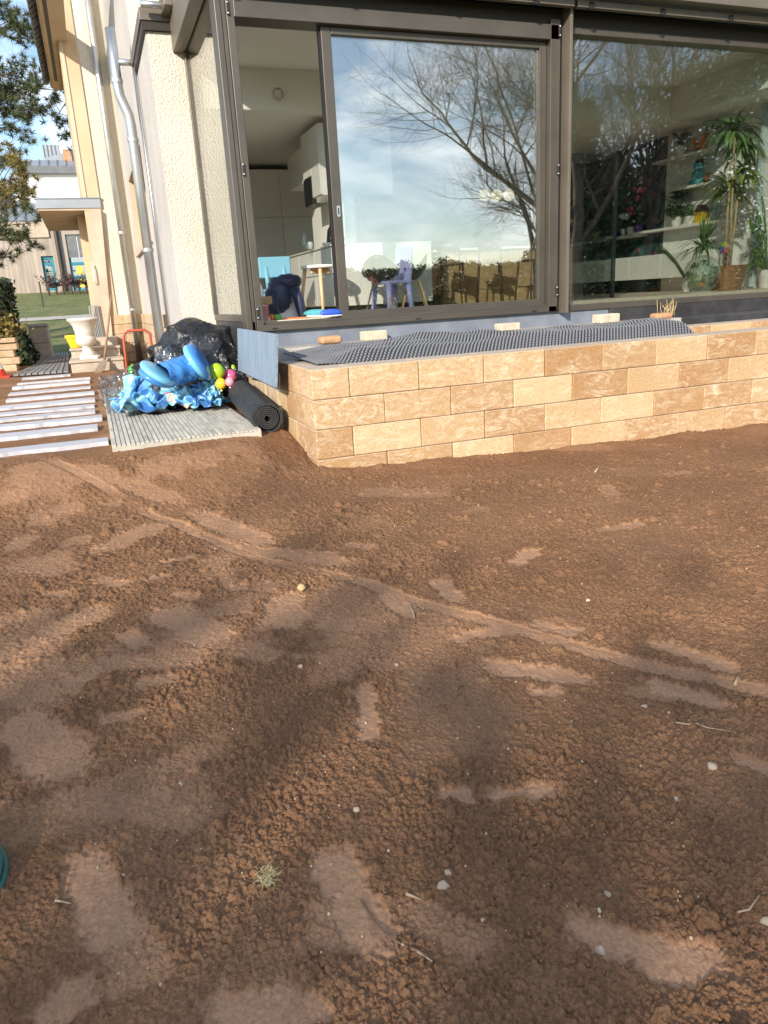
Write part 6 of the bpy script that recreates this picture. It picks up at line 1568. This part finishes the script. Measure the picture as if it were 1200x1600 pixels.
bx('ledge', 'peach_render', (xA, at(76, 365, y=yH).x, yH - .08, yH + 1.1, zt1 + (zt2 - zt1) * .55, zt2 + .02), hall, 0)
dpx = at(100, 440, y=yH).x; MB().tube([(dpx, yH - .1, gh), (dpx, yH - .1, zt2)], .09, 8).build('downpipe', 'bronze_dark', hall)
def hall_win(x0, x1, z0_, z1_, bars):
    f = bx('window', 'blue_frame', (x0, x0 + .10, yH + .1, yH + .3, z0_, z1_), hall, 0)
    bx('frame', 'blue_frame', (x1 - .10, x1, yH + .1, yH + .3, z0_, z1_), f, 0)
    for z in bars: bx('frame', 'blue_frame', (x0 + .1, x1 - .1, yH + .1, yH + .3, z - .06, z + .06), f, 0)
    bx('pane', 'pane_far', (x0 + .1, x1 - .1, yH + .2, yH + .22, z0_, z1_), f, 0); bx('back', 'dark_slab', (x0, x1, yH + .8, yH + .9, z0_, z1_), f, 0); return f
hall_win(w1x0, w1x1, w1a.z, w1z1, (w1a.z + .06, w1a.z + (w1z1 - w1a.z) * .28, w1a.z + (w1z1 - w1a.z) * .78, w1z1 - .06))
zm = w2z0 + (w2z1 - w2z0) * .60
f2 = hall_win(w2x0, w2x1, w2z0, zm, (w2z0 + .06, w2z0 + (zm - w2z0) * .42, w2z0 + (zm - w2z0) * .82))
for k in range(4):
    for z in (.12, .5): bx('paper', 'paper_yellow', (w2x0 + .25 + k * .36, w2x0 + .5 + k * .36, yH + .13, yH + .14, w2z0 + (zm - w2z0) * z, w2z0 + (zm - w2z0) * (z + .25)), f2, 0)
for k in range(4): bx('slab_panel', 'dark_slab', (w2x0 + k * .46, w2x0 + .44 + k * .46, yH + .06, yH + .12, zm, w2z1), hall, 0)
# white building with zinc roofs behind
yW = 44.0
wb = thing('white_building', 'white building with standing seam zinc roofs behind the concrete hall', 'building', (-3, yW, 2.0))
xl_, xr_ = at(14, 300, y=yW).x - 4, 4.0
zg = 2.0; ze = at(80, 272, y=yW).z; zb2 = at(80, 246, y=yW).z; zp = at(60, 222, y=yW).z
bx('wall', 'far_white', (at(24, 300, y=yW).x, xr_, yW, yW + 6, zg, ze), wb, 0)
bx('wall', 'far_white', (xl_, xr_, yW - 2.5, yW - .02, zg, at(60, 372, y=yW - 2.5).z + .9), wb, 0)
bx('eave', 'dark_slab', (at(20, 270, y=yW).x, xr_, yW - .3, yW, ze, ze + .35), wb, 0)
rf = MB().prism([(at(20, 270, y=yW).x, yW - .3, ze + .35), (xr_, yW - .3, ze + .35), (xr_, yW + 1.0, zb2), (at(38, 246, y=yW).x, yW + 1.0, zb2)], (0, .05, .05)).build('roof', 'zinc_roof', wb, fix=True)
for k in range(16):
    x = at(20, 270, y=yW).x + k * .42
    if x < xr_: MB().prism([(x, yW - .32, ze + .36), (x + .05, yW - .32, ze + .36), (x + .05, yW + .98, zb2 + .04), (x, yW + .98, zb2 + .04)], (0, -.02, .04)).build('seam', 'dark_slab', rf, fix=True)
rf2 = MB().prism([(at(50, 246, y=yW).x, yW + 1.2, zb2), (xr_, yW + 1.2, zb2), (xr_, yW + 1.2, at(125, 215, y=yW).z), (at(116, 224, y=yW).x, yW + 1.2, at(116, 226, y=yW).z)], (0, 3, 0)).build('roof', 'zinc_roof', wb, fix=True)
a_ = at(64, 217, y=yW); b_ = at(93, 240, y=yW); tw_ = bx('roof_tower', 'zinc_roof', (a_.x, b_.x, yW + 1.4, yW + 4, zb2 - .2, a_.z), wb, 0)
for k in range(5): x = a_.x + (b_.x - a_.x) * k / 4; bx('seam', 'dark_slab', (x - .02, x + .02, yW + 1.36, yW + 1.4, zb2, a_.z), tw_, 0)
c = at(104, 236, y=yW); bx('chimney', 'brick_orange', (c.x - .2, c.x + .2, yW + .9, yW + 1.3, zb2 - .2, c.z + .25), wb, 0)
zr0, zr1 = at(30, 345, y=yW - 2.6).z, at(30, 308, y=yW - 2.6).z
rf3 = MB().prism([(xl_, yW - 2.8, zr0), (at(60, 345, y=yW - 2.8).x, yW - 2.8, zr0), (at(60, 330, y=yW - 1).x, yW - 1, zr0 + .9), (at(32, 300, y=yW - 1).x, yW - 1, zr1), (xl_, yW - 1, zr1)], (0, .1, .06)).build('roof', 'zinc_roof', wb, fix=True)
for k in range(14): x = xl_ + k * .42; MB().prism([(x, yW - 2.82, zr0 + .06), (x + .05, yW - 2.82, zr0 + .06), (x + .05, yW - 1.02, zr1 + .05), (x, yW - 1.02, zr1 + .05)], (0, -.02, .04)).build('seam', 'dark_slab', rf3, fix=True) if x < at(40, 320, y=yW - 2).x else None
bx('eave', 'dark_slab', (xl_, at(62, 345, y=yW - 2.8).x, yW - 2.85, yW - 2.6, zr0 - .25, zr0 - .01), wb, 0)
# lawn path, shrubs in a row, fence post
kind(MB().add([(-12, 26.3, float(gz(0, 26.3)) - .01 + .03), (3, 26.3, float(gz(0, 26.3)) + .02), (3, 27.1, float(gz(0, 27.1)) + .02), (-12, 27.1, float(gz(0, 27.1)) + .02)], [(0, 1, 2, 3)]).build('garden_path', 'concrete'), 'structure')
for i, px in enumerate((78, 90, 101, 114, 126, 137, 147)):
    c = at(px, 468, y=34.3); g_ = float(gz(0, 34.3)); rr = random.Random(i); t = thing('pruned_shrub', 'bare pruned shrub by the concrete hall, number %s from the left of the row' % ('one two three four five six seven'.split()[i]), 'shrub', (c.x, 34.3, g_), 'bare shrubs along the far building')
    mb = MB(); mb.tube([(c.x, 34.3, g_ - .1), (c.x + .03, 34.3, g_ + .45)], [.05, .04], 5)
    for k in range(16):
        b = Vector((c.x + .03, 34.3, g_ + rr.uniform(.3, .45))); e = b + Vector((rr.uniform(-.42, .42), rr.uniform(-.3, .3), rr.uniform(.05, .38))); mb.tube([b, e], [.025, .012], 4)
        for _ in range(3): mb.tube([e, e + Vector((rr.uniform(-.12, .12), rr.uniform(-.1, .1), rr.uniform(.0, .15)))], [.012, .006], 3)
    mb.build('stems', 'purple_twig', t)
c = at(66, 470, y=30); g_ = float(gz(0, 30)); tag(MB().tube([(c.x, 30, g_ - .1), (at(61, 440, y=30).x, 30, at(61, 440, y=30).z)], .03, 6).build('fence_post', 'bronze_dark'), 'thin dark leaning post on the lawn', 'post')
sg = thing('stair_gate', 'grey lattice gate leaning behind the urn at the entrance', 'gate', (.0, 15.0, .6))
yG = 15.05
g4 = [at(139, 479, y=yG), at(152, 477, y=yG), at(161, 528, y=yG), at(148, 528, y=yG)]
MB().tube(g4 + [g4[0]], .012, 6).build('gate_frame', 'slat_grey', sg)
for k in range(1, 5): MB().tube([g4[0].lerp(g4[1], k / 5), g4[3].lerp(g4[2], k / 5)], .009, 5).build('gate_bar', 'slat_grey', sg)
# ------------------------------------------------------------------ trees behind the camera (seen in the glass, and shading the soil)
YT = -11.0; VM = 2 * 6.91 - YT
V_ = lambda px, py, yt=YT: at(px, py, y=2 * 6.91 - yt)
c = V_(905, 430)
bare_tree('wide bare tree mirrored in the sliding door', c.x, YT, 16.5, 4, lean=(-.16, 0), depth=8, spread=.72)
c = V_(1003, 420, -13); bare_tree('slender bare tree mirrored in the right window', c.x, -13, 14, 9, m='purple_twig', depth=7, spread=.5)
c = V_(945, 420, -16); bare_tree('thin bare tree mirrored at the left of the right window', c.x, -16, 12, 17, m='purple_twig', depth=6, spread=.55)
c = V_(835, 420, -17); bare_tree('smaller bare tree far behind, mirrored in the sliding door', c.x, -17, 11, 23, depth=7, spread=.7, lean=(-.12, 0))
for i, (px, yt, h, r, m_, shp, lab, n) in enumerate(((905, -15, 8.2, 1.9, 'evergreen', 'cone', 'dark cone shaped evergreen mirrored beside the window mullion', 9000), (955, -18, 6.8, 2.0, 'evergreen', 'cone', 'second dark evergreen mirrored in the right window', 8000), (1140, -15, 10.5, 4.3, 'evergreen', 'round', 'broad dense evergreen mirrored at the top right of the window', 24000), (1300, -13, 12.5, 3.6, 'evergreen', 'round', 'broad evergreen mirrored at the right end of the window', 10000), (1040, -20, 7.2, 3.0, 'evergreen', 'round', 'rounded dark tree mirrored behind the slender bare tree', 8000))):
    c = V_(px, 420, yt); leafy_tree('garden_tree', lab, c.x, yt, h, r, m_, n=int(n * 1.6), leaf_=.11, shape=shp, seed=i, clump=70, group='trees behind the viewer')
for i, (px, yt, wd, h) in enumerate(((575, -20, 3.0, 2.3), (685, -20, 2.6, 2.5), (790, -19, 2.6, 2.4), (880, -18, 2.8, 2.8), (985, -18, 2.8, 3.2), (1090, -18, 2.8, 2.8), (1200, -17, 2.8, 3.0))):
    c = V_(px, 430, yt); t = thing('hedge_shrub', ['low pale hedge shrub mirrored by the door stile', 'dark hedge shrub mirrored left of the bar stools', 'dark hedge shrub mirrored behind the bar stools', 'hedge shrub mirrored at the window mullion', 'hedge shrub mirrored below the slender bare tree', 'hedge shrub mirrored behind the shelves', 'hedge shrub mirrored at the right end of the window'][i], 'shrub', (c.x, yt, 0), 'hedge behind the viewer')
    P = np.array([c.x, yt, 0]) + np.stack([nr.uniform(-.75, .75, 13000) * wd, nr.normal(size=13000) * .3, np.zeros(13000)], -1); P[:, 2] = nr.uniform(0, 1, 13000) ** .8 * h * (.8 + .35 * fbm(P[:, 0] * 1.3, P[:, 0] * .2, 3, 40 + i)) + nr.normal(size=13000) * .05
    link('foliage', quads_mesh('foliage', P, .07, 'evergreen' if i > 1 else 'olive_leaf'), t); MB().tube([(c.x, yt, 0), (c.x, yt, h * .8)], .05, 6).build('stem', 'bark', t)
sd2 = Vector((-math.sin(SUN_AZ), -math.cos(SUN_AZ), 0)); se = Vector((math.cos(SUN_AZ), -math.sin(SUN_AZ), 0))
for i, (cc, D, hgt, r) in enumerate(SHADE):
    p = sd2 * D + se * cc
    leafy_tree('shade_tree', ['tall loose conifer behind the viewer, leftmost of the shading row', 'second conifer of the shading row behind the viewer', 'third conifer of the shading row behind the viewer', 'fourth conifer of the shading row behind the viewer', 'rightmost conifer of the shading row behind the viewer', 'last conifer of the shading row, farthest to the right'][i], p.x, p.y, hgt, r, 'evergreen', n=1900, leaf_=.13, shape='round', seed=20 + i, clump=600, base=.03, group='conifers shading the soil')
p = sd2 * 15 + se * (-1.6)
bare_tree('bare tree standing among the conifers behind the viewer', p.x, p.y, 9.0, 31, depth=6, spread=.6)
